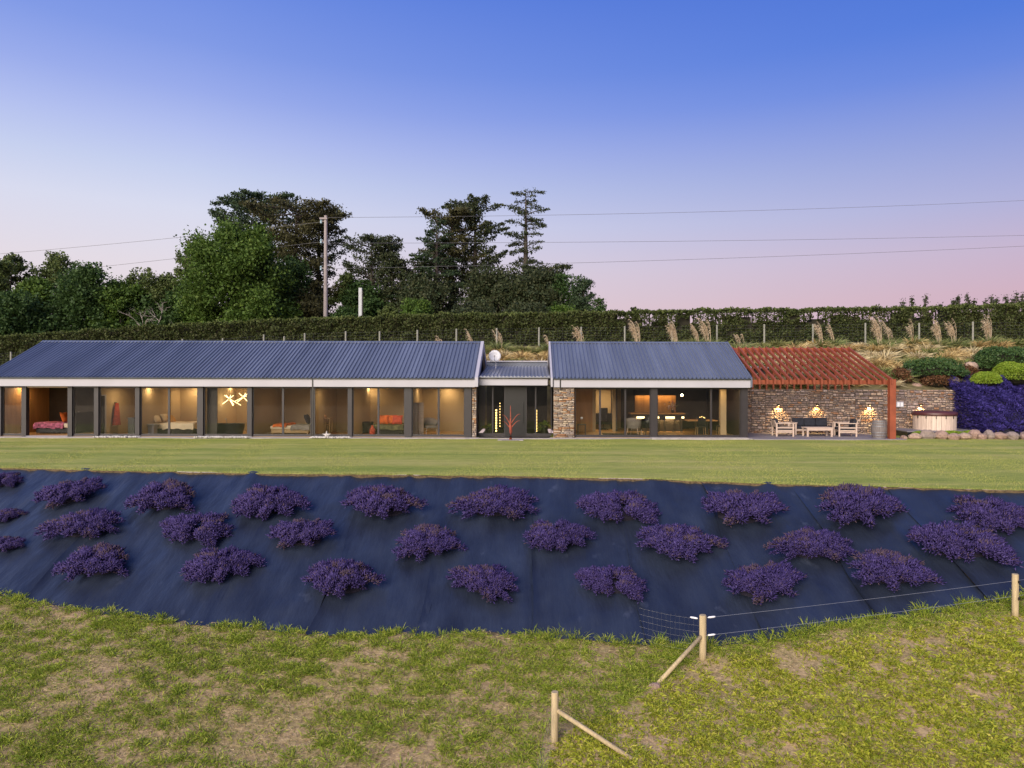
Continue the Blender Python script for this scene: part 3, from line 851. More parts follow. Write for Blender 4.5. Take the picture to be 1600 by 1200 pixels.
MB().box(RX1 + 0.08, X(1396, 34.0), 34.21, 34.33, RT0 - 0.27, RT0 - 0.05).build('front_beam', M_red, pg)
MB().box(X(1390, 34.0), X(1399.5, 34.0), 33.96, 34.20, LAWN_Z - 0.02, RT0 - 0.005).build('pergola_post', M_red, pg)
MB().box(ra0 - 0.07, ra1 + 0.07, PY1 + 0.003, PY1 + 0.10, RT1 - 0.30, RT1 - 0.06).build('rear_beam', M_red, pg)

# small lean-to at the back of the living wing, seen through the rafters
MB().box(wr1 + 0.17, X(1196, 41), 40.4, 42.2, 0.0, 3.62).build('rear_porch_wall', M_walldark, house)
MB().box(wr1 + 0.17, X(1198, 41), 40.2, 42.3, 3.63, 3.74).build('rear_porch_roof', M_white, house)

WY, WT = 38.0, 2.40
wx0, wx1 = wr1 + 0.18, X(1495, WY)
sw = thing('stone_wall', 'long brown field stone wall behind the patio lit by small downlights', 'wall', (17, WY, 0))
MB().box(wx0, wx1 - 0.03, WY + 0.045, WY + 0.5, LAWN_Z - 0.05, WT - 0.01).build('wall_core', M_mortar, sw)
r = np.random.default_rng(21)
rects = []; xa = 0.0
while xa < wx1 - wx0:
    wsec = min(r.uniform(0.7, 1.6), wx1 - wx0 - xa)
    if wx1 - wx0 - xa - wsec < 0.4: wsec = wx1 - wx0 - xa
    rects += [(a + xa, b + xa, c, d) for a, b, c, d in course_layout(wsec, WT - LAWN_Z, r, 0.06, 0.17, 0.10, 0.36, 0.024)]; xa += wsec
lay_stones(sw, WL[sw], wx0, LAWN_Z, WY, rects, r, M_stonewall, 300, 0.13, 0.022)
pl = MB().box(X(1400.5, WY), X(1411.5, WY), WY - 0.035, WY + 0.02, Z(1405, 636, WY), Z(1405, 627.5, WY)).build('wall_outlet', M_white, None)
tag(pl, 'white weatherproof double socket on the stone wall right of the red post', 'socket')
cov = MB()
for q in (1403.2, 1408.6): cov.box(X(q - 1.7, WY), X(q + 1.7, WY), WY - 0.055, WY - 0.036, Z(1405, 635, WY), Z(1405, 629, WY))
cov.build('socket_cover', M_dish, pl)

wl_lab = ['small dark downlight on the stone wall above the left garden armchair', 'small dark downlight on the stone wall above the dark outdoor sofa',
          'small dark downlight on the stone wall between right armchair and barrel', 'small dark downlight on the stone wall above the hot tub']
for px, lab in zip((1216, 1276, 1358, 1438), wl_lab):
    x, z = X(px, WY), Z(px, 633, WY)
    t = thing('wall_light', lab, 'wall light', (x, WY - 0.02, z), 'downlights along the stone wall')
    b = MB(); b.box(x - 0.055, x + 0.055, WY - 0.15, WY - 0.02, z - 0.01, z + 0.07); b.box(x - 0.03, x + 0.03, WY - 0.03, WY + 0.03, z, z + 0.05)
    b.build('lamp_body', M_black, t)
    MB().lathe([(0.035, -0.022), (0.035, -0.012)], 12, (x, WY - 0.09, z)).build('lens', M_warm, t)
    ld = bpy.data.lights.new('downlight', 'SPOT'); ld.energy = 160; ld.color = (1.0, 0.66, 0.26); ld.spot_size = math.radians(110); ld.spot_blend = 0.7; ld.shadow_soft_size = 0.05
    lo = bpy.data.objects.new('downlight', ld); COL.objects.link(lo); lo.parent = t
    lo.location = (0, -0.13, -0.04); lo.rotation_euler = (math.radians(14), 0, 0)

def armchair(label, x, y, rot, group):
    t = thing('garden_armchair', label, 'armchair', (0, 0, 0), group)
    for sy in (-0.40, 0.40):
        for sx in (-0.42, 0.42): MB().box(sx - 0.035, sx + 0.035, sy - 0.035, sy + 0.035, 0, 0.66).build('leg', M_palewood, t)
        MB().box(-0.50, 0.50, sy - 0.055, sy + 0.055, 0.663, 0.70).build('armrest', M_palewood, t)
        MB().box(-0.384, 0.384, sy - 0.02, sy + 0.02, 0.42, 0.48).build('side_rail', M_palewood, t)
        MB().box(-0.384, 0.384, sy - 0.02, sy + 0.02, 0.20, 0.26).build('side_rail', M_palewood, t)
    MB().box(-0.40, 0.42, -0.378, 0.378, 0.28, 0.33).build('seat_frame', M_palewood, t)
    MB().box(-0.36, 0.44, -0.36, 0.36, 0.332, 0.47).build('seat_cushion', M_cush, t, bevel=0.03)
    R = Matrix.Rotation(math.radians(-14), 3, 'Y')
    MB().obox((-0.37, 0, 0.68), (0.15, 0.70, 0.44), R).build('back_cushion', M_cush, t, bevel=0.04)
    MB().obox((-0.46, 0, 0.66), (0.03, 0.72, 0.36), R).build('back_rail', M_palewood, t)
    t.location = (x, y, -0.02); t.rotation_euler = (0, 0, rot); return t
armchair('pale wooden garden armchair with dark cushion at the left end of the patio', X(1223, 35.8), 35.8, math.radians(-4), 'garden armchairs')
armchair('pale wooden garden armchair with dark cushion between coffee table and barrel', X(1321, 35.8), 35.8, math.radians(172), 'garden armchairs')

def sofa(x, y):
    t = thing('garden_sofa', 'pale wooden outdoor sofa with three charcoal back cushions against the stone wall', 'sofa', (0, 0, 0))
    for sx in (-1.0, 1.0):
        for sy in (-0.38, 0.38): MB().box(sx - 0.04, sx + 0.04, sy - 0.04, sy + 0.04, 0, 0.62).build('leg', M_palewood, t)
        MB().box(sx - 0.06, sx + 0.06, -0.46, 0.46, 0.622, 0.665).build('armrest', M_palewood, t)
        MB().box(sx - 0.02, sx + 0.02, -0.34, 0.34, 0.36, 0.42).build('side_rail', M_palewood, t)
    MB().box(-0.955, 0.955, -0.40, 0.36, 0.22, 0.31).build('seat_frame', M_palewood, t)
    R = Matrix.Rotation(math.radians(12), 3, 'X')
    for i in range(3):
        cx = -0.63 + 0.63 * i
        MB().box(cx - 0.305, cx + 0.305, -0.42, 0.30, 0.313, 0.45).build('seat_cushion', M_cush, t, bevel=0.035)
        MB().obox((cx, 0.26, 0.66), (0.61, 0.16, 0.44), Matrix.Rotation(math.radians(-12), 3, 'X')).build('back_cushion', M_cush, t, bevel=0.04)
    MB().box(-0.955, 0.955, 0.37, 0.40, 0.40, 0.70).build('back_rail', M_palewood, t)
    t.location = (x, y, -0.02)
sofa(X(1268, 36.9), 36.9)
t = thing('coffee_table', 'low pale wooden coffee table in front of the outdoor sofa', 'table', (0, 0, 0))
for sx in (-0.62, 0.62):
    for sy in (-0.3, 0.3): MB().box(sx - 0.04, sx + 0.04, sy - 0.04, sy + 0.04, 0, 0.43).build('leg', M_palewood, t)
for i in range(6):
    y0 = -0.36 + i * 0.12; MB().box(-0.70, 0.70, y0 + 0.005, y0 + 0.115, 0.433, 0.475).build('top_slat', M_palewood, t)
MB().box(-0.66, 0.66, -0.345, -0.32, 0.33, 0.43).build('apron', M_palewood, t)
t.location = (X(1277, 35.6), 35.6, -0.02)

# black planter-like box in the shade behind the right armchair
b = MB().box(X(1302, 36.9), X(1310, 36.9), 36.6, 37.1, -0.02, 0.62).build('storage_box', M_black, None, bevel=0.01)
tag(b, 'black box in the shade between sofa and right armchair', 'box')

# wine barrel
bx, by = X(1374, 34.45), 34.45
t = thing('wine_barrel', 'weathered grey oak barrel with steel hoops beside the red post', 'barrel', (bx, by, -0.02))
def br(z): return 0.30 + 0.075 * math.sin(math.pi * (z + 0.02) / 0.92)
M_oak = simple('weathered_oak', (0.17, 0.145, 0.14), 0.75, 0.3, 6.0, bump=0.2, stretch=(5, 5, 0.5))
n = 22
M_hoop = simple('dull_hoop_steel', (0.20, 0.20, 0.22), 0.5, 0.2, metal=0.4)
for k in range(n):
    a0, a1 = 2 * math.pi * (k + 0.04) / n, 2 * math.pi * (k + 0.96) / n
    vs = []; fs = []
    zs = np.linspace(0, 0.9, 8)
    for z in zs:
        for a, q in ((a0, 1), ((a0 + a1) / 2, 1.006), (a1, 1)): vs.append((bx + br(z) * q * math.cos(a), by + br(z) * q * math.sin(a), -0.02 + z))
    for i in range(7):
        for j in range(2): fs.append((i * 3 + j, i * 3 + j + 1, i * 3 + 4 + j, i * 3 + 3 + j))
    MB().add(vs, fs).build('stave', M_oak, t)
MB().lathe([(0.28, 0.05), (0.29, 0.86)], 22, (bx, by, -0.02)).build('barrel_head', M_oak, t)
for z in (0.02, 0.16, 0.30, 0.60, 0.74, 0.86):
    MB().lathe([(br(z) + 0.006, z - 0.022), (br(z) + 0.010, z), (br(z) + 0.006, z + 0.022)], 24, (bx, by, -0.02), cap=False).build('hoop', M_hoop, t)

# raised deck and hot tub
pts = [(X(1386, 37.9), 37.9), (X(1418, 35.25), 35.25), (X(1502, 35.3), 35.3), (X(1526, 36.2), 36.2), (X(1500, 37.95), 37.95)]
dk = thing('raised_deck', 'raised grey deck under the hot tub with a dark skirt', 'deck', (20, 36.5, 0))
n = len(pts); T = 0.28
MB().add([(x, y, LAWN_Z - 0.05) for x, y in pts] + [(x, y, T - 0.055) for x, y in pts], [tuple(range(n - 1, -1, -1)), tuple(range(n, 2 * n))] + [(i, (i + 1) % n, n + (i + 1) % n, n + i) for i in range(n)]).build('skirt', M_black, dk)
cx_ = sum(p[0] for p in pts) / n; cy_ = sum(p[1] for p in pts) / n
MB().add([(cx_ + (x - cx_) * 1.012, cy_ + (y - cy_) * 1.012, T - 0.05) for x, y in pts] + [(cx_ + (x - cx_) * 1.012, cy_ + (y - cy_) * 1.012, T) for x, y in pts], [tuple(range(n - 1, -1, -1)), tuple(range(n, 2 * n))] + [(i, (i + 1) % n, n + (i + 1) % n, n + i) for i in range(n)]).build('deck_boards', M_patio, dk)
hx, hy, hr = X(1460, 36.75), 36.75, 1.03
ht = thing('hot_tub', 'round hot tub with pale timber sides and a maroon cover on the raised deck', 'hot tub', (hx, hy, T))
M_tubwood = simple('pale_tub_timber', (0.58, 0.46, 0.38), 0.65, 0.22, 3.0, stretch=(7, 7, 0.5))
M_cover = simple('maroon_vinyl', (0.075, 0.022, 0.022), 0.42, 0.1, 4)
NP = 28
for k in range(NP):
    a0, a1 = 2 * math.pi * (k + 0.03) / NP, 2 * math.pi * (k + 0.97) / NP
    vs = [(hx + q * math.cos(a), hy + q * math.sin(a), T + z) for z in (0.0, 0.76) for q in (hr, hr - 0.04) for a in (a0, a1)]
    MB().add(vs, [(0, 1, 5, 4), (3, 2, 6, 7), (4, 5, 7, 6), (0, 4, 6, 2), (1, 3, 7, 5)]).build('stave', M_tubwood, ht)
MB().lathe([(hr - 0.05, 0.0), (hr - 0.05, 0.75)], 40, (hx, hy, T)).build('shell', M_black, ht)
for k in range(7):
    a = math.pi * (1.0 + (k + 0.5) / 7)
    x, y = hx + (hr + 0.014) * math.cos(a), hy + (hr + 0.014) * math.sin(a)
    MB().obox((x, y, T + 0.68), (0.03, 0.035, 0.15), Matrix.Rotation(a, 3, 'Z')).build('cover_strap', M_black, ht)
MB().lathe([(hr + 0.05, 0.765), (hr + 0.06, 0.80), (hr + 0.055, 0.93), (hr * 0.9, 0.985), (0.25, 1.02), (0.02, 1.025)], 40, (hx, hy, T)).build('cover', M_cover, ht, smooth=True)

# rock border
rocks = [(1412, 7, 6, 34.35), (1429, 17, 9, 34.3), (1449, 22, 13, 34.5), (1470, 21, 12, 34.5), (1490, 19, 9, 34.3), (1507, 17, 10, 34.3), (1524, 15, 14, 34.5), (1534, 11, 9, 34.2),
         (1546, 14, 13, 34.3), (1563, 20, 11, 34.3), (1583, 19, 11, 34.3), (1604, 18, 11, 34.3), (1624, 18, 12, 34.3)]
for i, (px, w, h, D) in enumerate(rocks):
    x = X(px, D); k = D / F
    o = MB().blob((x, D, LAWN_Z + h * k * 0.55), (w * k * 0.56, 0.26, h * k * 0.68), 50 + i, 0.20, 11, 7).build('border_rock', M_rock, None)
    lab = ('%s rough brown rock from the left in the low border beside the lawn' % ordinal(i)) if i < 12 else 'rough brown rock at the cut-off right end of the lawn border'
    tag(o, lab, 'rock', 'rocks bordering the lawn')
for i, (px, py, w, h, D, lab) in enumerate([(1432, 603, 17, 12, 39.6, 'pale grey boulder behind the stone wall right of the pergola post'), (1518, 571, 20, 12, 40.6, 'pale flat boulder on the bank left of the upper green shrub'),
                                            (1491, 592, 12, 10, 39.8, 'small tan boulder above the purple flowers beside the dark shrub'), (1421, 585, 14, 18, 40.4, 'upright reddish boulder above the stone wall near the pergola')]):
    k = D / F; p = at(px, py, D)
    o = MB().blob((p.x, p.y, p.z - 0.1), (w * k * 0.55, 0.3, h * k * 0.7), 80 + i, 0.22, 11, 7).build('boulder', M_rock, None); tag(o, lab, 'boulder', 'boulders on the bank')

# white stones along the facade
M_pebble = simple('white_pebble', (0.50, 0.47, 0.46), 0.7, 0.12, 3)
for j, (pa, pb) in enumerate(((151, 217), (306, 392), (486, 548))):
    b = MB(); rr = np.random.default_rng(900 + j)
    for i in range(int((pb - pa) * 2.4)):
        x = X(rr.uniform(pa, pb), 33.85); y = rr.uniform(33.6, 34.05); s = rr.uniform(0.025, 0.062)
        b.blob((x, y, -0.01 + s * 0.4), (s * rr.uniform(0.9, 1.5), s, s * 0.75), int(rr.integers(1e6)), 0.15, 6, 4)
    o = b.build('white_stones', M_pebble, None, smooth=False); tag(o, ['row of white stones below the bathroom window', 'row of white stones below the dark bath window', 'row of white stones under the white star figure'][j], 'stones', kind='stuff')
# star figure
sx, sy_, sz = X(510.5, 33.72), 33.72, Z(510.5, 680, 33.72)
pts = []
for k in range(10):
    a = math.pi / 2 + k * math.pi / 5; q = 0.235 if k % 2 == 0 else 0.085
    pts.append((sx + q * math.cos(a), sz + q * math.sin(a)))
vs = [(sx, sy_ - 0.06, sz), (sx, sy_ + 0.06, sz)] + [(x, sy_, z) for x, z in pts]
fs = []
for k in range(10): fs += [(0, 2 + k, 2 + (k + 1) % 10), (1, 2 + (k + 1) % 10, 2 + k)]
o = MB().add(vs, fs).build('star_ornament', M_pebble, None); tag(o, 'white star shaped figure standing on the white stones', 'ornament')

# sculpture
px_, py_ = X(798, 33.0), 33.0
sc_ = thing('palm_sculpture', 'rust red palm shaped metal sculpture on a grey slab on the lawn edge', 'sculpture', (px_, py_, LAWN_Z))
MB().box(px_ - 0.62, px_ + 0.62, py_ - 0.30, py_ + 0.30, LAWN_Z - 0.03, LAWN_Z + 0.085).build('base_slab', M_conc, sc_, bevel=0.01)
MB().box(px_ - 0.42, px_ + 0.42, py_ - 0.31, py_ - 0.302, LAWN_Z + 0.03, LAWN_Z + 0.07).build('slab_panel', M_black, sc_)
MB().tube([(px_, py_, LAWN_Z + 0.08), (px_ + 0.01, py_, 0.35), (px_ - 0.01, py_, 0.75), (px_ - 0.01, py_, 1.0)], [0.085, 0.075, 0.06, 0.045], 10).build('stem', M_red2, sc_, smooth=True)
for s, zt, w, lo in ((-1, 1.18, 0.42, 0.70), (1, 1.22, 0.48, 0.72), (-1, 0.86, 0.40, 0.50), (1, 0.90, 0.46, 0.52), (-0.06, 1.62, 0.3, 0.95)):
    pts = []; rs = []
    for i in range(9):
        q = i / 8; pts.append((px_ + s * w * (q ** 0.9), py_ + 0.10 * math.sin(5 * zt) * q, lo + (zt - lo) * math.sin(q * math.pi * 0.56) / math.sin(math.pi * 0.5) )); rs.append(0.026 * (1 - q) + 0.005)
    MB().tube(pts, rs, 6).build('frond', M_red2, sc_, smooth=True)

# satellite dish on the link roof
c = at(773, 557, 39.0)
sd = thing('satellite_dish', 'round white satellite dish on the low entrance roof', 'satellite dish', (c.x, 39.0, 3.53))
prof = [(0.02, 0.0), (0.12, 0.012), (0.24, 0.045), (0.345, 0.095), (0.35, 0.105), (0.24, 0.06), (0.12, 0.03), (0.02, 0.02)]
dm = MB().lathe(prof, 32)
R = Matrix.Rotation(math.radians(-76), 3, 'X').inverted() if False else Matrix.Rotation(math.radians(78), 3, 'X')
dm.v = [tuple(R @ Vector(v) + Vector((c.x, 39.0, c.z))) for v in dm.v]
dm.build('reflector', M_dish, sd, smooth=True)
MB().tube([(c.x + 0.06, 39.05, 3.50), (c.x + 0.06, 39.05, c.z - 0.05)], 0.028, 8).build('mast', M_dish, sd)
MB().tube([(c.x, 39.0, c.z - 0.30), (c.x, 38.62, c.z - 0.16), (c.x + 0.01, 38.55, c.z)], 0.014, 6).build('feed_arm', M_wire, sd)
MB().tube([(c.x + 0.01, 38.5, c.z), (c.x + 0.01, 38.62, c.z)], 0.045, 10).build('receiver', M_conc, sd)
MB().tube([(c.x - 0.05, 39.0, c.z - 0.2), (c.x - 0.35, 38.9, c.z - 0.35), (c.x - 0.55, 38.6, 3.53)], 0.010, 5).build('cable', M_wire, sd)

# ================================================================== INSIDE THE HOUSE
def lamp(name, label, px, y, z, energy, size=0.35, col=(1.0, 0.70, 0.36), shape='area', group='ceiling downlights', aim=None):
    t = thing('ceiling_light', label, 'downlight', (X(px, y), y, z), group)
    x = X(px, y)
    MB().lathe([(0.075, -0.03), (0.085, -0.025), (0.085, 0.0)], 16, (x, y, z)).build('trim', M_white, t)
    MB().lathe([(0.06, -0.036), (0.06, -0.031)], 14, (x, y, z)).build('lens', M_warm, t)
    ld = bpy.data.lights.new('lamp_light', 'AREA'); ld.shape = 'DISK'; ld.size = size; ld.energy = energy; ld.color = col
    lo = bpy.data.objects.new('lamp_light', ld); COL.objects.link(lo); lo.parent = t; lo.location = (0, 0, -0.05)
    if aim: lo.rotation_euler = aim
    return t
M_pink = simple('pink_floral_cloth', (0.42, 0.12, 0.20), 0.9, 0.75, 7.0, detail=3)
M_whitecloth = simple('white_bedding', (0.66, 0.56, 0.42), 0.9, 0.08, 4.0, bump=0.3)
M_grey = simple('grey_cloth', (0.25, 0.22, 0.20), 0.9, 0.15, 5)
M_orange = simple('orange_cloth', (0.62, 0.13, 0.02), 0.9, 0.35, 6)
M_green = simple('green_patchwork', (0.10, 0.10, 0.05), 0.9, 0.8, 4)
M_redcloth = simple('red_cloth', (0.42, 0.06, 0.03), 0.9, 0.4, 8)
M_yellow = simple('mustard_cloth', (0.55, 0.28, 0.03), 0.9, 0.1)
M_blackcloth = simple('black_cloth', (0.02, 0.018, 0.018), 0.9, 0.3, 5)
M_lightwood = simple('light_wood', (0.36, 0.23, 0.10), 0.5, 0.2, 4, stretch=(1, 6, 6))
M_leaf = island('house_plant_leaf', [(0.05, 0.10, 0.02), (0.10, 0.16, 0.03), (0.20, 0.20, 0.04)])

def drape(x0, x1, y0, y1, z0, z1, mat, parent, name='bed_cover', amp=0.03):
    """cloth that lies over a bed and hangs down its sides"""
    nx, ny = 26, 18; vs = []; fs = []
    for i in range(nx):
        for j in range(ny):
            u, v = i / (nx - 1) * 1.5 - 0.25, j / (ny - 1) * 1.5 - 0.25
            cu, cv = min(max(u, 0), 1), min(max(v, 0), 1)
            over = max(abs(u - cu), abs(v - cv)) / 0.25
            x = x0 + (x1 - x0) * cu + (u - cu) * 0.18; y = y0 + (y1 - y0) * cv + (v - cv) * 0.18
            z = z1 + 0.02 * math.sin(7 * u + 3 * v) - (z1 - z0) * min(1, over) * (0.92 + 0.08 * math.sin(19 * (u + v)))
            x += amp * over * math.sin(23 * v); y += amp * over * math.sin(21 * u)
            vs.append((x, y, z))
    for i in range(nx - 1):
        for j in range(ny - 1): fs.append((i * ny + j, (i + 1) * ny + j, (i + 1) * ny + j + 1, i * ny + j + 1))
    return MB().add(vs, fs).build(name, mat, parent, smooth=True)
def bed(label, x0, x1, y0, y1, cover, base=None, head=None, covx=(0, 1), z1=0.56, legs=False):
    t = thing('bed', label, 'bed', ((x0 + x1) / 2, (y0 + y1) / 2, 0.0))
    MB().box(x0 + 0.05, x1 - 0.05, y0 + 0.05, y1 - 0.05, 0.1 if legs else 0.03, 0.30).build('bed_base', base or M_blackcloth, t, bevel=0.02)
    if legs:
        for a in (x0 + 0.12, x1 - 0.12):
            for b_ in (y0 + 0.12, y1 - 0.12): MB().box(a - 0.03, a + 0.03, b_ - 0.03, b_ + 0.03, 0.0, 0.1).build('leg', M_lightwood, t)
    MB().box(x0 + 0.02, x1 - 0.02, y0 + 0.02, y1 - 0.02, 0.302, z1 - 0.02).build('mattress', M_whitecloth, t, bevel=0.05)
    a, b_ = x0 + (x1 - x0) * covx[0], x0 + (x1 - x0) * covx[1]
    drape(a, b_, y0 - 0.02, y1 + 0.02, 0.26, z1 + 0.015, cover, t)
    if head == 'left': MB().box(x0 - 0.1, x0 - 0.002, y0, y1, 0.02, 1.12).build('headboard', M_blackcloth, t, bevel=0.03)
    if head == 'right': MB().box(x1 + 0.002, x1 + 0.1, y0, y1, 0.02, 1.12).build('headboard', M_blackcloth, t, bevel=0.03)
    return t
def pillow(label, c, size, tilt, mat, group=None, axis='Y'):
    b = MB(); n = 12; vs = []; fs = []
    for s in (1, -1):
        for i in range(n):
            for j in range(n):
                u, v = i / (n - 1) * 2 - 1, j / (n - 1) * 2 - 1
                h = s * size[2] / 2 * max(0, (1 - u ** 4) * (1 - v ** 4)) ** 0.6
                pin = 1 - 0.10 * (1 - abs(u)) * 0 - 0.08 * (1 - u * u) * abs(v) ** 3 - 0.08 * (1 - v * v) * abs(u) ** 3
                vs.append((u * size[0] / 2 * pin, v * size[1] / 2 * pin, h))
    for s in range(2):
        o_ = s * n * n
        for i in range(n - 1):
            for j in range(n - 1):
                q = (o_ + i * n + j, o_ + (i + 1) * n + j, o_ + (i + 1) * n + j + 1, o_ + i * n + j + 1); fs.append(q if s == 0 else q[::-1])
    R = Matrix.Rotation(math.radians(tilt), 3, axis)
    vs = [tuple(R @ Vector(v) + Vector(c)) for v in vs]
    o = b.add(vs, fs).build('pillow', mat, None, smooth=True); tag(o, label, 'pillow', group); return o

# bedroom 1 (pink cover): seen from its side, head to the right
y0, y1 = 36.0, 37.7
bed('bed with a pink floral cover behind the open doorway', X(58, 36.2), X(120, 36.2), y0, y1, M_pink, M_black, 'right', (0.0, 0.72))
pillow('orange and cream pillow on the pink bed nearest the doorway', (X(100, 36.5), 36.6, 0.82), (0.62, 0.55, 0.2), 68, M_orange, 'pillows on the pink bed')
pillow('dim brown pillow on the pink bed behind the closed glass', (X(119, 36.5), 36.7, 0.84), (0.66, 0.55, 0.2), 62, M_grey, 'pillows on the pink bed')
# bathroom with red robe
WXR = X(152.5, GY) + 0.05
def on_wall(px): return WXR * F / (px - CX)
yr = on_wall(179)
t = thing('hanging_robe', 'red and orange robe hanging on the bathroom side wall', 'robe', (WXR + 0.1, yr, 1.0))
vs = []; fs = []
for i in range(9):
    for j in range(10):
        u = i / 8; a = j / 10 * 2 * math.pi
        q = (0.08 + 0.12 * u) * (1 + 0.25 * math.sin(3 * a + u))
        vs.append((WXR + 0.13 + 0.5 * q * math.cos(a), yr + 1.5 * q * math.sin(a), 1.62 - 1.15 * u))
for i in range(8):
    for j in range(10): fs.append((i * 10 + j, i * 10 + (j + 1) % 10, (i + 1) * 10 + (j + 1) % 10, (i + 1) * 10 + j))
MB().add(vs, fs).build('robe_cloth', M_redcloth, t, smooth=True)
MB().box(WXR + 0.002, WXR + 0.12, yr - 0.03, yr + 0.03, 1.60, 1.66).build('hook', M_black, t)
b = MB(); b.box(X(203.5, 35.6), X(213.5, 35.6), 35.4, 36.1, 0.0, 0.84); b.box(X(202.5, 35.6), X(214, 35.6), 35.36, 36.14, 0.843, 0.89)
tag(b.build('vanity_cabinet', M_black, None), 'black vanity cabinet at the right of the bathroom', 'cabinet')
dj = thing('inner_door', 'dark inner doorway with a pale frame left of the red robe', 'door', (WXR, on_wall(162), 0))
MB().box(WXR + 0.002, WXR + 0.02, on_wall(158.5), on_wall(163), 0.003, 2.02).build('door_leaf', M_black, dj)
MB().box(WXR + 0.002, WXR + 0.03, on_wall(163) + 0.002, on_wall(165.5), 0.003, 2.08).build('door_frame', M_white, dj)
MB().box(WXR + 0.002, WXR + 0.03, on_wall(158.5), on_wall(163), 2.022, 2.08).build('door_frame', M_white, dj)
# bedroom with white bed, head to the left
bed('bed with cream quilt and dark headboard in the third room from the left', X(241, 36.2), X(311, 36.2), 35.6, 37.2, M_whitecloth, M_blackcloth, 'left', (0.34, 1.0), 0.58)
for i, (px, yy, m_, lab) in enumerate(((247, 35.95, M_whitecloth, 'cream pillow leaning on the dark headboard nearest the glass'), (250, 36.6, M_whitecloth, 'cream pillow farther back on the dark headboard'), (262, 36.5, M_yellow, 'mustard cushion in front of the cream pillows'))):
    pillow(lab, (X(px, 36.2) + 0.05, yy, 0.82 if i < 2 else 0.74), (0.5, 0.62, 0.18), 62, m_, 'pillows on the cream bed')
t = thing('bedside_table', 'white bedside table left of the cream bed', 'table', (X(236.5, 35.3), 35.3, 0))
x = X(237, 35.3)
MB().box(x - 0.20, x + 0.20, 35.15, 35.5, 0.03, 0.5).build('pedestal', M_white, t); MB().box(x - 0.34, x + 0.26, 35.05, 35.6, 0.503, 0.56).build('table_top', M_white, t)
MB().box(x - 0.30, x + 0.22, 35.08, 35.58, 0.0, 0.028).build('foot', M_white, t)
# dark bath and light sculptures
bt = thing('bathtub', 'dark freestanding bathtub below the starburst lights', 'bathtub', (X(359, 35.6), 35.6, 0))
vs = []; fs = []; nn = 24
for (rx, ry, z) in ((0.62, 0.30, 0.0), (0.68, 0.34, 0.1), (0.78, 0.40, 0.56), (0.80, 0.42, 0.58), (0.76, 0.38, 0.58), (0.62, 0.30, 0.2)):
    for k in range(nn):
        a = 2 * math.pi * k / nn; sx_ = abs(math.cos(a)) ** 0.8 * math.copysign(1, math.cos(a)); sy2 = abs(math.sin(a)) ** 0.8 * math.copysign(1, math.sin(a))
        vs.append((X(359, 35.6) + rx * sx_, 35.6 + ry * sy2, z + 0.002))
for i in range(5):
    for k in range(nn): fs.append((i * nn + k, i * nn + (k + 1) % nn, (i + 1) * nn + (k + 1) % nn, (i + 1) * nn + k))
fs.append(tuple(range(nn - 1, -1, -1))); fs.append(tuple(5 * nn + k for k in range(nn)))
MB().add(vs, fs).build('tub_shell', M_black, bt, smooth=True)
MB().tube([(X(354, 36.1), 36.1, 0.0), (X(354, 36.1), 36.1, 0.80), (X(354.5, 36.1), 35.95, 0.84), (X(355, 36.1), 35.85, 0.76)], 0.018, 6).build('tap', M_wire, bt)
MB().box(X(319.3, GY), X(335, GY), GY + 0.3, GY + 0.36, 0.003, CEIL).build('privacy_screen', M_walldark, house)
t = thing('towel_shelf', 'wall shelf holding red towels behind the dark bath', 'shelf', (X(344, 38.2), 38.2, 0.9))
xs_ = X(347.5, 38.2)
for z in (0.75, 1.15): MB().box(xs_ - 0.22, xs_ + 0.22, 38.05, 38.39, z, z + 0.04).build('shelf_board', M_walltan, t)
for z, h in ((0.792, 0.22), (1.192, 0.3), (1.192 + 0.302, 0.14)):
    o = MB().box(xs_ - 0.17, xs_ + 0.17, 38.08, 38.36, z, z + h).build('folded_towel', M_redcloth, None, bevel=0.03)
    tag(o, {0.792: 'red folded towels on the lower shelf behind the bath', 1.192: 'thick red folded towel on the upper shelf behind the bath', 1.494: 'thin red towel topmost on the upper shelf behind the bath'}[round(z, 3)], 'towel', 'red towels behind the bath')
def starburst(label, c, segs):
    t = thing('starburst_pendant', label, 'pendant lamp', c, 'starburst pendant lights')
    c = Vector(c)
    MB().tube([(c.x, c.y, c.z), (c.x, c.y, CEIL)], 0.008, 5).build('rod', M_black, t)
    MB().blob(c, (0.035, 0.035, 0.035), 1, 0, 8, 6).build('hub', M_black, t)
    for dx, dz in segs:
        dy = 0.15 * math.sin(17 * dx + 3 * dz)
        d = Vector((dx, dy, dz))
        MB().tube([c + d * 0.12, c + d], 0.014, 6).build('light_tube', M_tube, t)
    ld = bpy.data.lights.new('lamp_light', 'POINT'); ld.energy = 9; ld.color = (1, 0.78, 0.45); ld.shadow_soft_size = 0.25
    lo = bpy.data.objects.new('lamp_light', ld); COL.objects.link(lo); lo.parent = t; lo.location = (0, -0.1, -0.15)
k = 36.6 / F
p = at(358.5, 623.2, 36.6)
starburst('larger starburst lamp of glowing tubes, left of the two above the bath', tuple(p), [((-16) * k, (-11) * k), (17 * k, -10 * k), (-9.5 * k, 5.5 * k), (8 * k, 5.5 * k), (4 * k, -11 * k), (7 * k, -9 * k), (-3.5 * k, 6 * k), (0.5 * k, 6 * k)])
p = at(380, 620.4, 37.4); k = 37.4 / F
starburst('smaller starburst lamp half hidden by the window post, right of the two', tuple(p), [(-12 * k, -7 * k), (9 * k, -7 * k), (-8 * k, 6 * k), (8.5 * k, 6 * k), (-9 * k, -8 * k), (2 * k, 6 * k), (6 * k, 1.5 * k)])
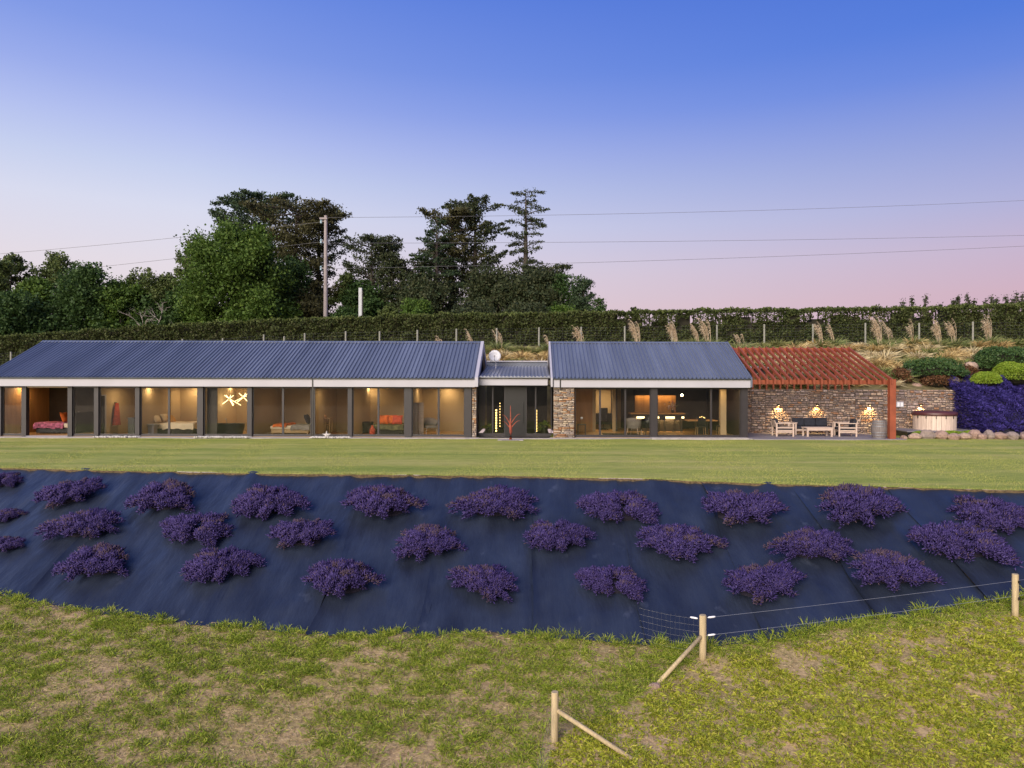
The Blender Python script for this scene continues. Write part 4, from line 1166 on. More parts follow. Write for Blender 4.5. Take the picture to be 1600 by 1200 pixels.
# bedroom with orange throw, head to the right
bed('low bed with an orange and white throw left of the downpipe', X(428, 35.9), X(489, 35.9), 35.3, 36.8, M_grey, M_lightwood, None, (0.55, 1.0), 0.50, True)
drape(X(434, 35.9), X(453, 35.9), 35.27, 36.83, 0.42, 0.56, M_orange, None, 'bed_throw', 0.01); tag(bpy.context.scene.objects['bed_throw'], 'orange throw across the foot of the low bed', 'throw')
pillow('dark pillow at the head of the low bed beside the downpipe', (X(481, 35.9), 35.9, 0.80), (0.55, 0.6, 0.2), 66, M_blackcloth)
# desk corner
t = thing('side_table', 'light wooden side table behind the white star figure', 'table', (X(507, 36.2), 36.2, 0))
x = X(507, 36.2)
MB().box(x - 0.38, x + 0.38, 35.95, 36.5, 0.80, 0.85).build('table_top', M_lightwood, t)
for a in (-0.34, 0.1, 0.34):
    for q in (36.0, 36.45): MB().box(x + a - 0.02, x + a + 0.02, q - 0.02, q + 0.02, 0, 0.797).build('leg', M_lightwood, t)
MB().box(x + 0.12, x + 0.32, 35.99, 36.01, 0.5, 0.53).build('stretcher', M_lightwood, t)
o = MB().lathe([(0.14, 0), (0.16, 0.05), (0.12, 0.12), (0.05, 0.20), (0.02, 0.3), (0.012, 0.7)], 14, (x - 0.02, 36.2, 0.853)).build('vase', M_walltan, None, smooth=True); tag(o, 'slender brown vase on the light wooden side table', 'vase')
# bedroom with orange pillows
t = bed('bed with dark patchwork cover and orange pillows in the room right of the star figure', X(585, 36.2), X(634, 36.2), 35.5, 37.3, M_green, M_blackcloth, None, (0, 1), 0.5)
for i, (px, yy, m_, lab) in enumerate(((598, 36.3, M_orange, 'orange and yellow pillow at the left of the patchwork bed'), (610, 36.5, M_orange, 'plain orange pillow in the middle of the patchwork bed'), (621, 36.2, M_redcloth, 'red and yellow pillow at the right of the patchwork bed'))):
    pillow(lab, (X(px, 36.2), yy, 0.76), (0.55, 0.5, 0.2), 72, m_, 'pillows on the patchwork bed', 'X')
o = MB().lathe([(0.10, 0), (0.16, 0.1), (0.15, 0.3), (0.06, 0.42), (0.05, 0.5), (0.07, 0.52)], 14, (X(582, 35.3), 35.3, 0.002)).build('floor_vase', M_redcloth, None, smooth=True); tag(o, 'dark red floor vase left of the patchwork bed', 'vase')
tag(MB().box(X(567, 36.8), X(581, 36.8), 36.6, 37.2, 0.002, 0.62).build('bedside_cabinet', M_walldark, None), 'low dark bedside cabinet left of the patchwork bed', 'cabinet')
# last bedroom: chair and folding screen
def tub_chair(label, x, y, rot, mat, legm, s=1.0):
    t = thing('lounge_chair', label, 'armchair', (0, 0, 0))
    vs = []; fs = []; n = 17
    for ro, z, tl in ((0.30, 0.34, 0), (0.36, 0.5, 0), (0.40, 0.86, 1), (0.35, 0.88, 1), (0.29, 0.5, 0)):
        for k in range(n):
            a = math.radians(-20 + 220 * k / (n - 1)); w = math.sin(math.pi * k / (n - 1))
            zz = z if not tl else 0.60 + (z - 0.60) * w ** 0.7
            vs.append((ro * math.cos(a) * 1.05, ro * math.sin(a) , zz))
    for i in range(4):
        for k in range(n - 1): fs.append((i * n + k, i * n + k + 1, (i + 1) * n + k + 1, (i + 1) * n + k))
    MB().add(vs, fs).build('backrest', mat, t, smooth=True)
    MB().box(-0.30, 0.30, -0.34, 0.24, 0.33, 0.47).build('seat', mat, t, bevel=0.05)
    for sx in (-0.25, 0.25):
        for sy in (-0.26, 0.2): MB().tube([(sx * 1.25, sy * 1.25, 0), (sx, sy, 0.34)], [0.014, 0.02], 6).build('leg', legm, t)
    t.location = (x, y, 0.002); t.rotation_euler = (0, 0, rot); t.scale = (s, s, s); return t
tub_chair('cream armchair on splayed pale legs in the last bedroom', X(672, 36.0), 36.0, math.radians(25), M_grey, M_palewood)
t = thing('folding_screen', 'pale woven folding screen standing left of the cream armchair', 'screen', (X(650, 35.2), 35.2, 0))
for i in range(3):
    MB().obox((X(648, 35.2) + 0.13 * i, 35.1 + (0.12 if i % 2 else 0.0) + 0.2 * i, 0.86), (0.30, 0.03, 1.68), Matrix.Rotation(math.radians(55 if i % 2 else 15), 3, 'Z')).build('screen_leaf', M_palewood, t)

# entrance hall: bead lights and pot plants
def beads(label, px, py0, py1, y, n, rb):
    x = X(px, y); z1, z0 = Z(px, py0, y), max(Z(px, py1, y), 0.03)
    t = thing('bead_light', label, 'string lights', (x, y, 0.0), 'bead light strings in the entrance hall')
    MB().tube([(x, y, z0), (x, y, z1)], 0.006, 5).build('cord', M_black, t)
    for i in range(n): MB().blob((x, y - 0.02, z0 + (z1 - z0) * (i + 0.5) / n), (rb, rb, rb), 1, 0, 8, 6).build('bead', M_bead, t)
    MB().box(x - 0.05, x + 0.05, y - 0.05, y + 0.05, 0.002, 0.028).build('lamp_foot', M_black, t)
    ld = bpy.data.lights.new('lamp_light', 'POINT'); ld.energy = 1.6; ld.color = (1, 0.62, 0.22); ld.shadow_soft_size = 0.1
    lo = bpy.data.objects.new('lamp_light', ld); COL.objects.link(lo); lo.parent = t; lo.location = (0, -0.12, 0.25)
beads('brightest string of large glowing beads left of the front door', 775.5, 639, 675, 35.9, 9, 0.045)
beads('dimmer shorter string of beads beside the bright one', 781.3, 628, 668, 36.8, 9, 0.026)
beads('string of small glowing beads right of the front door', 838.8, 640, 675, 35.8, 15, 0.020)
def pot_plant(label, x, y, s, seed):
    t = thing('pot_plant', label, 'pot plant', (x, y, 0.0))
    MB().lathe([(0.11 * s, 0.0), (0.15 * s, 0.35 * s), (0.13 * s, 0.35 * s), (0.1 * s, 0.3 * s)], 16, (x, y, 0.002)).build('pot', M_black, t)
    rr = np.random.default_rng(seed); n = 60
    d = unit(rr.normal(size=(n, 3)) * [1, 1, 0.5] + [0, 0, 0.8])
    V, Q, T_ = blades(np.array([[x, y, 0.32 * s]]) + rr.normal(size=(n, 3)) * 0.03, d, rr.uniform(0.25, 0.5, n) * s, 0.07 * s, 0.5, rr)
    V = V - np.array([[x, y, 0]])
    o = mesh_obj('foliage', np_mesh('foliage', V, Q, T_), M_leaf, t)
pot_plant('yellow green plant in a dark pot at the left of the entrance hall', X(763, 36.3), 36.3, 1.0, 3)
pot_plant('leafy plant in a dark pot at the right of the entrance hall', X(851, 36.6), 36.6, 1.35, 4)

# living wing
t = thing('kitchen_island', 'kitchen island with a warm timber top and lights under its edge', 'kitchen island', (X(1020, 39), 39.0, 0))
x0, x1 = X(985, 38.6), X(1070, 38.6)
MB().box(x0 + 0.1, x1 - 0.1, 38.75, 39.5, 0.002, 0.86).build('island_body', M_walldark, t)
MB().box(x0, x1, 38.45, 39.6, 0.98, 1.05).build('bar_top', M_walltan, t)
for a in (x0 + 0.15, x1 - 0.15): MB().box(a - 0.04, a + 0.04, 38.6, 39.4, 0.863, 0.977).build('bar_support', M_walldark, t)
for a, b_ in ((995, 1007), (1024, 1031), (1040, 1054), (1063, 1069)):
    MB().box(X(a, 38.74), X(b_, 38.74), 38.72, 38.745, 0.74, 0.84).build('light_strip', M_tube, t)
ld = bpy.data.lights.new('strip_light', 'AREA'); ld.shape = 'RECTANGLE'; ld.size = x1 - x0 - 0.4; ld.size_y = 0.1; ld.energy = 26; ld.color = (1, 0.66, 0.28)
lo = bpy.data.objects.new('strip_light', ld); COL.objects.link(lo); lo.parent = t; lo.location = ((x0 + x1) / 2 - X(1020, 39), -0.38, 0.72); lo.rotation_euler = (math.radians(30), 0, 0)
MB().box(X(992, 41.5), X(1056, 41.5), 41.48, 41.59, 0.95, 2.0).build('splashback', M_walltan, house)
MB().box(X(985, 41.3), X(1075, 41.3), 41.0, 41.47, 0.003, 0.94).build('kitchen_counter', M_walldark, house)
ld = bpy.data.lights.new('counter_light', 'AREA'); ld.shape = 'RECTANGLE'; ld.size = 2.4; ld.size_y = 0.1; ld.energy = 14; ld.color = (1, 0.60, 0.24)
lo = bpy.data.objects.new('counter_light', ld); COL.objects.link(lo); lo.location = (X(1024, 41.3), 41.25, 1.98); lo.rotation_euler = (math.radians(25), 0, 0)
cl = MB().box(X(992, 41.3), X(1056, 41.3), 41.15, 41.46, 2.003, 2.3).build('wall_cupboard', M_walldark, house)
def stool(label, px, y):
    t = thing('bar_stool', label, 'stool', (X(px, y), y, 0), 'bar stools at the island'); x = X(px, y)
    MB().box(x - 0.19, x + 0.19, y - 0.17, y + 0.17, 0.68, 0.74).build('seat', M_black, t, bevel=0.02)
    for a in (-1, 1):
        for b_ in (-1, 1): MB().tube([(x + a * 0.2, y + b_ * 0.18, 0.002), (x + a * 0.14, y + b_ * 0.13, 0.68)], 0.016, 6).build('leg', M_black, t)
    MB().box(x - 0.18, x + 0.18, y + -0.19, y - 0.172, 0.75, 0.98).build('backrest', M_black, t)
for i, px in enumerate((1014, 1034, 1059)): stool(['black bar stool hidden mostly behind the living room post', 'black bar stool just right of the living room post', 'black bar stool at the right end of the island'][i], px, 38.1)
t = thing('flower_bouquet', 'pink and white bouquet on the right end of the island', 'flowers', (X(1051, 38.8), 38.8, 1.053)); x = X(1051, 38.8)
MB().lathe([(0.06, 0), (0.09, 0.1), (0.05, 0.22), (0.06, 0.24)], 12, (x, 38.8, 1.053)).build('vase', M_walldark, t)
rr = np.random.default_rng(6); c_ = rr.normal(size=(70, 3)) * [0.17, 0.12, 0.10] + [0, 0, 0.36]
V, Q, T_ = cards(c_, 0.10, rr, 0.9); mesh_obj('blossoms', np_mesh('blossoms', V, Q), island('blossom', [(0.5, 0.3, 0.3), (0.6, 0.5, 0.45), (0.35, 0.12, 0.2), (0.2, 0.25, 0.1)]), t)
pl_ = at(1065.5, 617.5, 36.4)
t = thing('glass_pendant', 'small bright pendant lamp glowing like a star over the dining area', 'pendant lamp', tuple(pl_))
MB().blob(pl_, (0.06, 0.06, 0.06), 1, 0, 12, 8).build('bulb', emit('star_bulb', (1, 0.72, 0.32), 60), t, smooth=True)
MB().tube([(pl_.x, pl_.y, pl_.z + 0.05), (pl_.x, pl_.y, CEIL)], 0.006, 5).build('cord', M_black, t)
ld = bpy.data.lights.new('lamp_light', 'POINT'); ld.energy = 8; ld.color = (1, 0.66, 0.3); ld.shadow_soft_size = 0.08
lo = bpy.data.objects.new('lamp_light', ld); COL.objects.link(lo); lo.parent = t; lo.location = (0, -0.12, -0.1)
# dining table
t = thing('dining_table', 'dark dining table with a candle centrepiece in the corner of the living room', 'table', (X(1096, 36.6), 36.6, 0)); x = X(1096, 36.6)
MB().box(x - 0.85, x + 0.75, 36.1, 37.1, 0.72, 0.77).build('table_top', M_walltan, t)
MB().box(x - 0.3, x + 0.3, 36.35, 36.85, 0.003, 0.717).build('pedestal', M_black, t)
t = thing('candle_bowl', 'bowl with small lit candles on the dining table', 'candles', (x, 36.5, 0.773))
MB().lathe([(0.05, 0), (0.2, 0.05), (0.22, 0.09), (0.19, 0.06)], 16, (x, 36.5, 0.773)).build('bowl', M_black, t)
for a, q in ((-0.10, 0.14), (0.0, 0.17), (0.09, 0.13), (0.15, 0.11)): MB().blob((x + a, 36.5, 0.773 + q), (0.018, 0.018, 0.025), 1, 0, 6, 5).build('flame', M_bead, t)
def chair(label, x, y, rot):
    t = thing('dining_chair', label, 'chair', (0, 0, 0), 'dining chairs')
    MB().box(-0.22, 0.22, -0.22, 0.22, 0.43, 0.48).build('seat', M_black, t, bevel=0.015)
    MB().obox((0, 0.22, 0.72), (0.42, 0.03, 0.34), Matrix.Rotation(math.radians(-8), 3, 'X')).build('backrest', M_black, t)
    for a in (-0.19, 0.19):
        for b_ in (-0.19, 0.19): MB().tube([(a * 1.15, b_ * 1.15, 0), (a, b_, 0.43)], 0.014, 6).build('leg', M_lightwood, t)
        MB().tube([(a, 0.2, 0.46), (a, 0.22, 0.62)], 0.012, 6).build('back_post', M_black, t)
    t.location = (x, y, 0.002); t.rotation_euler = (0, 0, rot)
chair('black dining chair in front of the dining table', x - 0.25, 35.75, math.pi)
chair('black dining chair on the far side of the dining table', x + 0.2, 37.4, 0)
chair('black dining chair at the right end of the dining table', x + 1.05, 36.5, -math.pi / 2)
# lounge end
tub_chair('dim beige armchair beside the living room post', X(991, 35.9), 35.9, math.radians(150), M_grey, M_palewood, 1.05)
tub_chair('black armchair half behind the living room post', X(1014, 35.8), 35.8, math.radians(200), M_black, M_black, 1.15)
o = MB().box(X(944, 35.6), X(1000, 35.6), 35.0, 36.9, 0.002, 0.02).build('rug', M_blackcloth, None); tag(o, 'black rug on the living room floor', 'rug')
t = thing('lamp_table', 'small side table behind the glass right of the stone pillar', 'table', (X(909, 35.3), 35.3, 0)); x = X(909, 35.3)
MB().box(x - 0.22, x + 0.22, 35.1, 35.5, 0.56, 0.6).build('table_top', M_walldark, t)
for a in (-0.19, 0.19):
    for b_ in (35.13, 35.47): MB().box(x + a - 0.015, x + a + 0.015, b_ - 0.015, b_ + 0.015, 0, 0.557).build('leg', M_walldark, t)
t = thing('table_lamp', 'small lamp with a pale globe on the side table', 'table lamp', (x, 35.3, 0.603))
MB().lathe([(0.06, 0), (0.06, 0.01), (0.012, 0.02), (0.012, 0.26)], 12, (x, 35.3, 0.603)).build('lamp_stem', M_lightwood, t)
MB().blob((x, 35.3, 0.603 + 0.31), (0.07, 0.07, 0.07), 1, 0, 12, 8).build('globe', M_dish, t, smooth=True)
t = thing('desk_chair', 'black high backed desk chair in the lit doorway', 'chair', (X(943, 39.9), 39.9, 0)); x = X(943, 39.9)
MB().box(x - 0.22, x + 0.22, 39.7, 40.15, 0.45, 0.53).build('seat', M_black, t, bevel=0.02)
MB().box(x - 0.22, x + 0.22, 39.62, 39.69, 0.55, 1.3).build('backrest', M_black, t, bevel=0.03)
MB().tube([(x, 39.9, 0.08), (x, 39.9, 0.45)], 0.03, 8).build('stem', M_black, t)
for k in range(5):
    a = 2 * math.pi * k / 5; MB().tube([(x, 39.9, 0.09), (x + 0.28 * math.cos(a), 39.9 + 0.28 * math.sin(a), 0.03)], 0.02, 6).build('leg', M_black, t)
o = MB(); o.box(X(930, 40.4), X(960, 40.4), 40.25, 40.8, 0.90, 0.95); o.box(X(930, 40.4) + 0.02, X(960, 40.4) - 0.02, 40.27, 40.3, 0.3, 0.898)
tag(o.build('desk', M_black, None), 'black desk in the lit room behind the doorway', 'desk')

# lamps in the rooms
L_ = [(40, 36.2, 13, 'downlight in the ceiling near the tan end wall of the pink bedroom'), (204, 35.7, 12, 'downlight in the ceiling of the robe bathroom'), (240, 35.2, 7, 'downlight behind the glass above the white bedside table'),
      (300, 37.9, 15, 'downlight above the foot of the cream bed'), (362, 37.6, 4, 'downlight at the back of the dark bath room'), (428, 38.0, 13, 'downlight near the bright reveal in the orange throw bedroom'), (470, 36.4, 5, 'downlight above the head of the low bed'),
      (521, 35.1, 7, 'downlight behind the glass above the white star figure'), (577, 37.95, 10, 'downlight at the back left of the patchwork bedroom'), (613, 35.2, 12, 'downlight above the orange pillows of the patchwork bed'),
      (664, 36.8, 6, 'downlight above the cream armchair'), (700, 37.9, 11, 'downlight at the right of the last bedroom'), (943, 39.7, 34, 'downlight in the lit study behind the doorway'), (910, 37.0, 3, 'downlight above the small side table'),
      (1021, 34.62, 2, 'downlight close above the living room post'), (1128, 35.7, 8, 'downlight above the pale column in the glazed corner'), (1060, 37.4, 5, 'downlight between island and dining table')]
for px, y, e, lab in L_:
    lamp('ceiling_light', lab, px, y, CEIL - 0.001, e * 1.55)

# ================================================================== PLANTS ON THE FRONT SLOPE
M_lav = island('lavender_flower', [(0.0133, 0.0090, 0.0400), (0.0571, 0.0383, 0.1761), (0.0305, 0.0201, 0.0960), (0.1142, 0.0858, 0.2721), (0.0238, 0.0161, 0.0800), (0.0809, 0.0554, 0.2081), (0.0381, 0.0252, 0.1201)], 0.7, 0.15)
M_lavold = island('faded_lavender', [(0.075, 0.05, 0.085), (0.115, 0.078, 0.10), (0.065, 0.042, 0.10), (0.13, 0.09, 0.095)], 0.8, 0.15)
M_lavcore = simple('lavender_stems', (0.012, 0.010, 0.022), 0.95, 0.4, 8)

def lavender_mesh(seed):
    """low sprawling mound: branches fanned out from the root, each thickly set with flower spikes"""
    r = np.random.default_rng(seed)
    base_all, d_all, len_all, old_all = [], [], [], []
    nb = 74
    old_dir = r.uniform(0.2, 1.5)
    for i in range(nb):
        a = r.uniform(0, 2 * math.pi)
        rr_ = 0.12 + 0.88 * r.random() ** 0.5
        rad = rr_ * (1.0 + 0.10 * math.sin(2 * a + seed) + 0.13 * math.sin(3 * a + 2 * seed) + r.uniform(-0.14, 0.16))
        h = 0.50 * math.sqrt(max(0.0, 1 - (rr_ * 0.97) ** 2)) + 0.0 + r.uniform(-0.04, 0.08)
        tip = np.array([math.cos(a) * rad, math.sin(a) * rad * 0.92, h])
        root = tip * np.array([0.30, 0.30, 0.25])
        n = int(95 + 50 * r.random())
        t = r.uniform(0.25, 1.04, n) ** 0.8
        p = root + (tip - root) * t[:, None]; p[:, 2] += 0.10 * np.sin(t * math.pi)
        q = unit(r.normal(size=(n, 3))); w = 0.115 * (1.2 - 0.5 * t)
        p = p + q * w[:, None] * r.uniform(0.5, 1, n)[:, None]; p[:, 2] = np.maximum(p[:, 2], 0.01)
        out = unit(p + [0, 0, 0.25])
        d = unit(0.55 * q + 0.65 * out + [0, 0, 0.35] + 0.25 * r.normal(size=(n, 3)))
        old = (math.cos(a - old_dir) > 0.72 and r.random() < 0.55) or r.random() < 0.04
        o = np.where(r.random(n) < (0.80 if old else 0.06), 1, 0)
        base_all.append(p); d_all.append(d); len_all.append(r.uniform(0.09, 0.17, n)); old_all.append(o)
    P = np.concatenate(base_all); D = np.concatenate(d_all); L = np.concatenate(len_all); O = np.concatenate(old_all)
    n = len(P)
    u = unit(np.cross(D, r.normal(size=(n, 3)))); v = np.cross(D, u)
    W = r.uniform(0.013, 0.024, n)[:, None]
    m = P + D * (L * 0.45)[:, None]
    V = np.stack([P, m + u * W, m - u * 0.5 * W + v * 0.87 * W, m - u * 0.5 * W - v * 0.87 * W, P + D * L[:, None]], 1).reshape(-1, 3)
    k = np.arange(n)[:, None] * 5
    T = np.concatenate([np.concatenate([k + a, k + b, k + c], 1) for a, b, c in ((0, 2, 1), (0, 3, 2), (0, 1, 3), (4, 1, 2), (4, 2, 3), (4, 3, 1))])
    me = np_mesh('flowers', V, None, T, np.tile(O, 6))
    core = MB().blob((0, 0.06, -0.02), (0.58, 0.48, 0.20), seed, 0.12, 16, 8)
    cm = bpy.data.meshes.new('stems'); cm.from_pydata(core.v, [], core.f); cm.update()
    return me, cm
LAV = []
for s in range(6):
    me, cm = lavender_mesh(40 + s)
    me.materials.append(M_lav); me.materials.append(M_lavold); cm.materials.append(M_lavcore); LAV.append((me, cm))
rows = [('upper', [(8, 752, 60), (113, 776, 105), (258, 785, 120), (423, 792, 126), (600, 792, 130), (777, 792, 130), (968, 800, 130), (1160, 803, 140), (1337, 801, 146), (1545, 810, 126)]),
        ('middle', [(12, 806, 56), (135, 825, 116), (312, 831, 120), (474, 840, 112), (667, 853, 118), (870, 843, 112), (1062, 853, 136), (1268, 857, 126), (1499, 856, 150)]),
        ('lower', [(12, 853, 66), (150, 884, 124), (348, 888, 125), (537, 910, 124), (760, 913, 112), (957, 914, 114), (1193, 917, 146), (1388, 898, 142)])]
li = 0
for rname, lst in rows:
    for j, (px, py, w) in enumerate(lst):
        p = hit_front(px, py + 4); k = p.y / F
        s = w * k / 2.22
        rr = np.random.default_rng(500 + li)
        t = thing('lavender_bush', '%s purple lavender mound from the left in the %s row on the weed mat' % (ordinal(j), rname), 'lavender', tuple(p), 'lavender bushes planted through the weed mat')
        me, cm = LAV[li % 6]
        for nm, m_ in (('flowers', me), ('stems', cm)):
            o = bpy.data.objects.new(nm, m_); COL.objects.link(o); o.parent = t
        rz = rr.uniform(-0.3, 0.3)
        t.scale = (s * (-1 if li % 2 else 1), s * rr.uniform(0.64, 0.76), s * rr.uniform(0.78, 0.98))
        li += 1
        # fall line tilt must act after the turn about the stem
        R = Matrix.Rotation(math.atan(MAT_SLOPE) * 0.9, 4, 'X') @ Matrix.Rotation(rz, 4, 'Z')
        t.rotation_euler = R.to_euler()

# ---- field grass
G1 = [(0.1334, 0.2145, 0.0191), (0.2223, 0.3146, 0.0273), (0.3112, 0.3861, 0.0410), (0.4150, 0.4290, 0.0751), (0.2519, 0.3361, 0.0328)]
G2 = [(0.2288, 0.2808, 0.0218), (0.3575, 0.3861, 0.0328), (0.4433, 0.4493, 0.0546), (0.3003, 0.3370, 0.0273), (0.5434, 0.4914, 0.1024)]
M_tuft = island('field_grass_blade', G1, 0.6, 0.3)
M_weed = island('paddock_weed_leaf', G2, 0.6, 0.3)
M_straw = island('dry_straw', [(0.3888, 0.2916, 0.1620), (0.5400, 0.4212, 0.2484), (0.2592, 0.1836, 0.0972), (0.6480, 0.5400, 0.3456)], 0.8, 0.1)
M_lawnblade = island('lawn_blade', [(0.2300, 0.2867, 0.0550), (0.3450, 0.3660, 0.0825), (0.4830, 0.4392, 0.1540), (0.2875, 0.3294, 0.0660)], 0.7, 0.1)

pA, pB_, pC = hit_front(868, 1160), hit_front(1099, 1030), hit_front(1587, 961)
def right_side(x, y):
    """1 in the paddock right of the fence line"""
    xl = np.interp(y, [6.0, pA.y, pB_.y, 30], [pA.x - 0.45 * (pA.y - 6) * 0.35, pA.x, pB_.x, pB_.x])
    low = y < np.interp(x, [pB_.x, pC.x, 30], [pB_.y, pC.y, pC.y + 1.5])
    return (x > xl) & low

def scatter(n, seed, x0=-17, x1=17, y0=8.0, y1=19.5):
    r = np.random.default_rng(seed)
    x = r.uniform(x0, x1, n); y = r.uniform(y0, y1, n)
    k = (y < yB(x) - 0.02) & (np.abs(x / y) < 0.98)
    return x[k], y[k], r

def tufts(name, label, mat, seed, n, blades_per, dens, h, wid, spread, droop=0.7):
    x, y, r = scatter(n, seed)
    k = r.random(len(x)) < dens(x, y); x, y = x[k], y[k]
    z = z_front(x, y)
    size = r.uniform(0.6, 1.35, len(x))
    m = blades_per
    X_ = np.repeat(x, m); Y_ = np.repeat(y, m); Z_ = np.repeat(z, m); S_ = np.repeat(size, m)
    nn = len(X_)
    a = r.uniform(0, 2 * math.pi, nn); q = np.sqrt(r.random(nn)) * spread * S_
    b = np.stack([X_ + q * np.cos(a), Y_ + q * np.sin(a), Z_ - 0.01], 1)
    d = unit(np.stack([np.cos(a) * q / spread * 0.9, np.sin(a) * q / spread * 0.9, np.full(nn, 0.85)], 1) + r.normal(size=(nn, 3)) * 0.32)
    d[:, 2] = np.abs(d[:, 2])
    V, Q, T = blades(b, d, h * S_ * r.uniform(0.5, 1.2, nn), wid * r.uniform(0.7, 1.3, nn), droop * r.uniform(0.3, 1.2, nn), r)
    o = mesh_obj(name, np_mesh(name, V, Q, T), mat); tag(o, label, 'grass', kind='stuff'); return o

def edge_d(x, y): return yB(x) - y
def dens_left(x, y):
    n1 = wob(x * 0.8, y * 1.3, 1.5, 31); n2 = wob(x, y * 1.4, 4.5, 32); n3 = wob(x * 0.9, y * 1.5, 10, 33)
    v = 0.50 + 0.28 * n1 + 0.40 * n2 + 0.40 * n3
    v = v + np.where(edge_d(x, y) < 0.7, -0.05, 0) + 0.35 * np.clip((x + 2) / 4, 0, 1) * np.clip(1.0 - (edge_d(x, y)) / 4.5, 0, 1)
    return np.where(right_side(x, y), 0.0, np.clip(v, 0.02, 1) ** 1.2)
def dens_right(x, y):
    n2 = wob(x, y * 1.3, 3.0, 34); n3 = wob(x, y, 9, 35)
    bare = np.clip(1.5 - np.interp(x, [-2, pB_.x, pC.x, 30], [pA.y, pB_.y, pC.y, pC.y]) + y, 0, 1.5) / 1.5
    return np.where(right_side(x, y), np.clip(0.82 + 0.30 * n2 + 0.38 * n3 - 0.45 * bare, 0.06, 1), 0.0)
tufts('field_grass', 'patchy green grass tufts over dry straw in the left field', M_tuft, 1, 56000, 32, dens_left, 0.145, 0.0115, 0.11)
tufts('paddock_weeds', 'thick yellow green weeds and grass in the right paddock', M_weed, 2, 62000, 20, dens_right, 0.11, 0.026, 0.10, 0.9)
tufts('paddock_grass', 'darker grass blades among the paddock weeds', M_tuft, 5, 26000, 18, lambda x, y: dens_right(x, y) * np.clip(0.5 + 0.5 * wob(x, y, 3, 77), 0, 1), 0.14, 0.010, 0.08, 0.8)
M_thin = island('thin_field_grass_blade', [(0.26, 0.29, 0.06), (0.38, 0.36, 0.11), (0.46, 0.40, 0.18), (0.20, 0.26, 0.04), (0.33, 0.30, 0.10)], 0.7, 0.25)
tufts('thin_grass', 'thin yellowing grass between the green tufts and straw', M_thin, 7, 42000, 9, lambda x, y: np.where(right_side(x, y), 0.25, np.clip(0.72 + 0.30 * wob(x, y, 2.2, 81) + 0.25 * wob(x, y, 8, 82), 0.05, 1)), 0.10, 0.008, 0.14, 0.9)
# tall tufts standing along the lower edge of the mat
def edge_grass():
    r = np.random.default_rng(9); xs = []; ys = []; ss = []
    x = -16.0
    while x < 17:
        dens = 0.25 if x < 0 else 0.11
        x += r.exponential(dens)
        if wob(np.array(x), 0, 1.6, 70) < -0.35 and x < 0.5: continue
        xs.append(x); ys.append(float(yB(np.array(x))) - r.uniform(-0.06, 0.18)); ss.append(r.uniform(0.5, 1.15) * (1.0 if x < 0 else 1.25))
    xs, ys, ss = map(np.array, (xs, ys, ss)); zs = z_front(xs, ys)
    m = 46; nn = len(xs) * m
    a = r.uniform(0, 6.283, nn); S = np.repeat(ss, m); q = np.sqrt(r.random(nn)) * 0.10 * S
    b = np.stack([np.repeat(xs, m) + q * np.cos(a), np.repeat(ys, m) + q * np.sin(a), np.repeat(zs, m) - 0.02], 1)
    d = unit(np.stack([np.cos(a) * 0.5 * q / 0.1, np.sin(a) * 0.5 * q / 0.1, np.full(nn, 1.0)], 1) + r.normal(size=(nn, 3)) * 0.2)
    V, Q, T = blades(b, d, 0.22 * S * r.uniform(0.5, 1.25, nn), 0.010, r.uniform(0.2, 1.0, nn), r)
    o = mesh_obj('edge_grass', np_mesh('edge_grass', V, Q, T), M_tuft); tag(o, 'fresh taller grass tufts along the lower edge of the dark mat', 'grass', kind='stuff')
edge_grass()
def straw():
    x, y, r = scatter(120000, 12)
    k = r.random(len(x)) < np.where(right_side(x, y), 0.35, 0.9); x, y = x[k], y[k]; n = len(x)
    a = r.uniform(0, 6.283, n)
    d = unit(np.stack([np.cos(a), np.sin(a) * 0.7, r.uniform(-0.1, 0.35, n)], 1))
    V, Q, T = blades(np.stack([x, y, z_front(x, y) + 0.008], 1), d, r.uniform(0.08, 0.24, n), 0.009, r.uniform(0, 0.4, n), r, 1)
    o = mesh_obj('dry_straw', np_mesh('dry_straw', V, Q, T), M_straw); tag(o, 'dry pale straw lying over the bare field soil', 'straw', kind='stuff')
straw()
def lawn_blades():
    r = np.random.default_rng(13); n = 230000
    x = r.uniform(-24, 22, n); y = 17 + (33.5 - 17) * r.random(n) ** 1.3
    k = (y > yE(x) - 0.06 + lip(x) * 0.6) & (np.abs(x / y) < 0.95); x, y = x[k], y[k]
    # fringe at the cut edge
    xf = r.uniform(-22, 20, 5000); yf = yE(xf) - 0.10 + 0.4 * lip(xf) + r.uniform(0.0, 0.16, len(xf))
    x = np.concatenate([x, xf]); y = np.concatenate([y, yf]); n = len(x)
    L = np.concatenate([np.full(n - len(xf), 0.045), np.full(len(xf), 0.085)]) * r.uniform(0.5, 1.2, n)
    d = unit(r.normal(size=(n, 3)) * 0.45 + [0, -0.15, 0.8]); d[:, 2] = np.abs(d[:, 2])
    V, Q, T = blades(np.stack([x, y, np.full(n, LAWN_Z + 0.045)], 1), d, L, 0.012, 0.3, r, 1)
    o = mesh_obj('lawn_grass', np_mesh('lawn_grass', V, Q, T), M_lawnblade); tag(o, 'short mown grass of the lawn in front of the house', 'grass', kind='stuff')
lawn_blades()

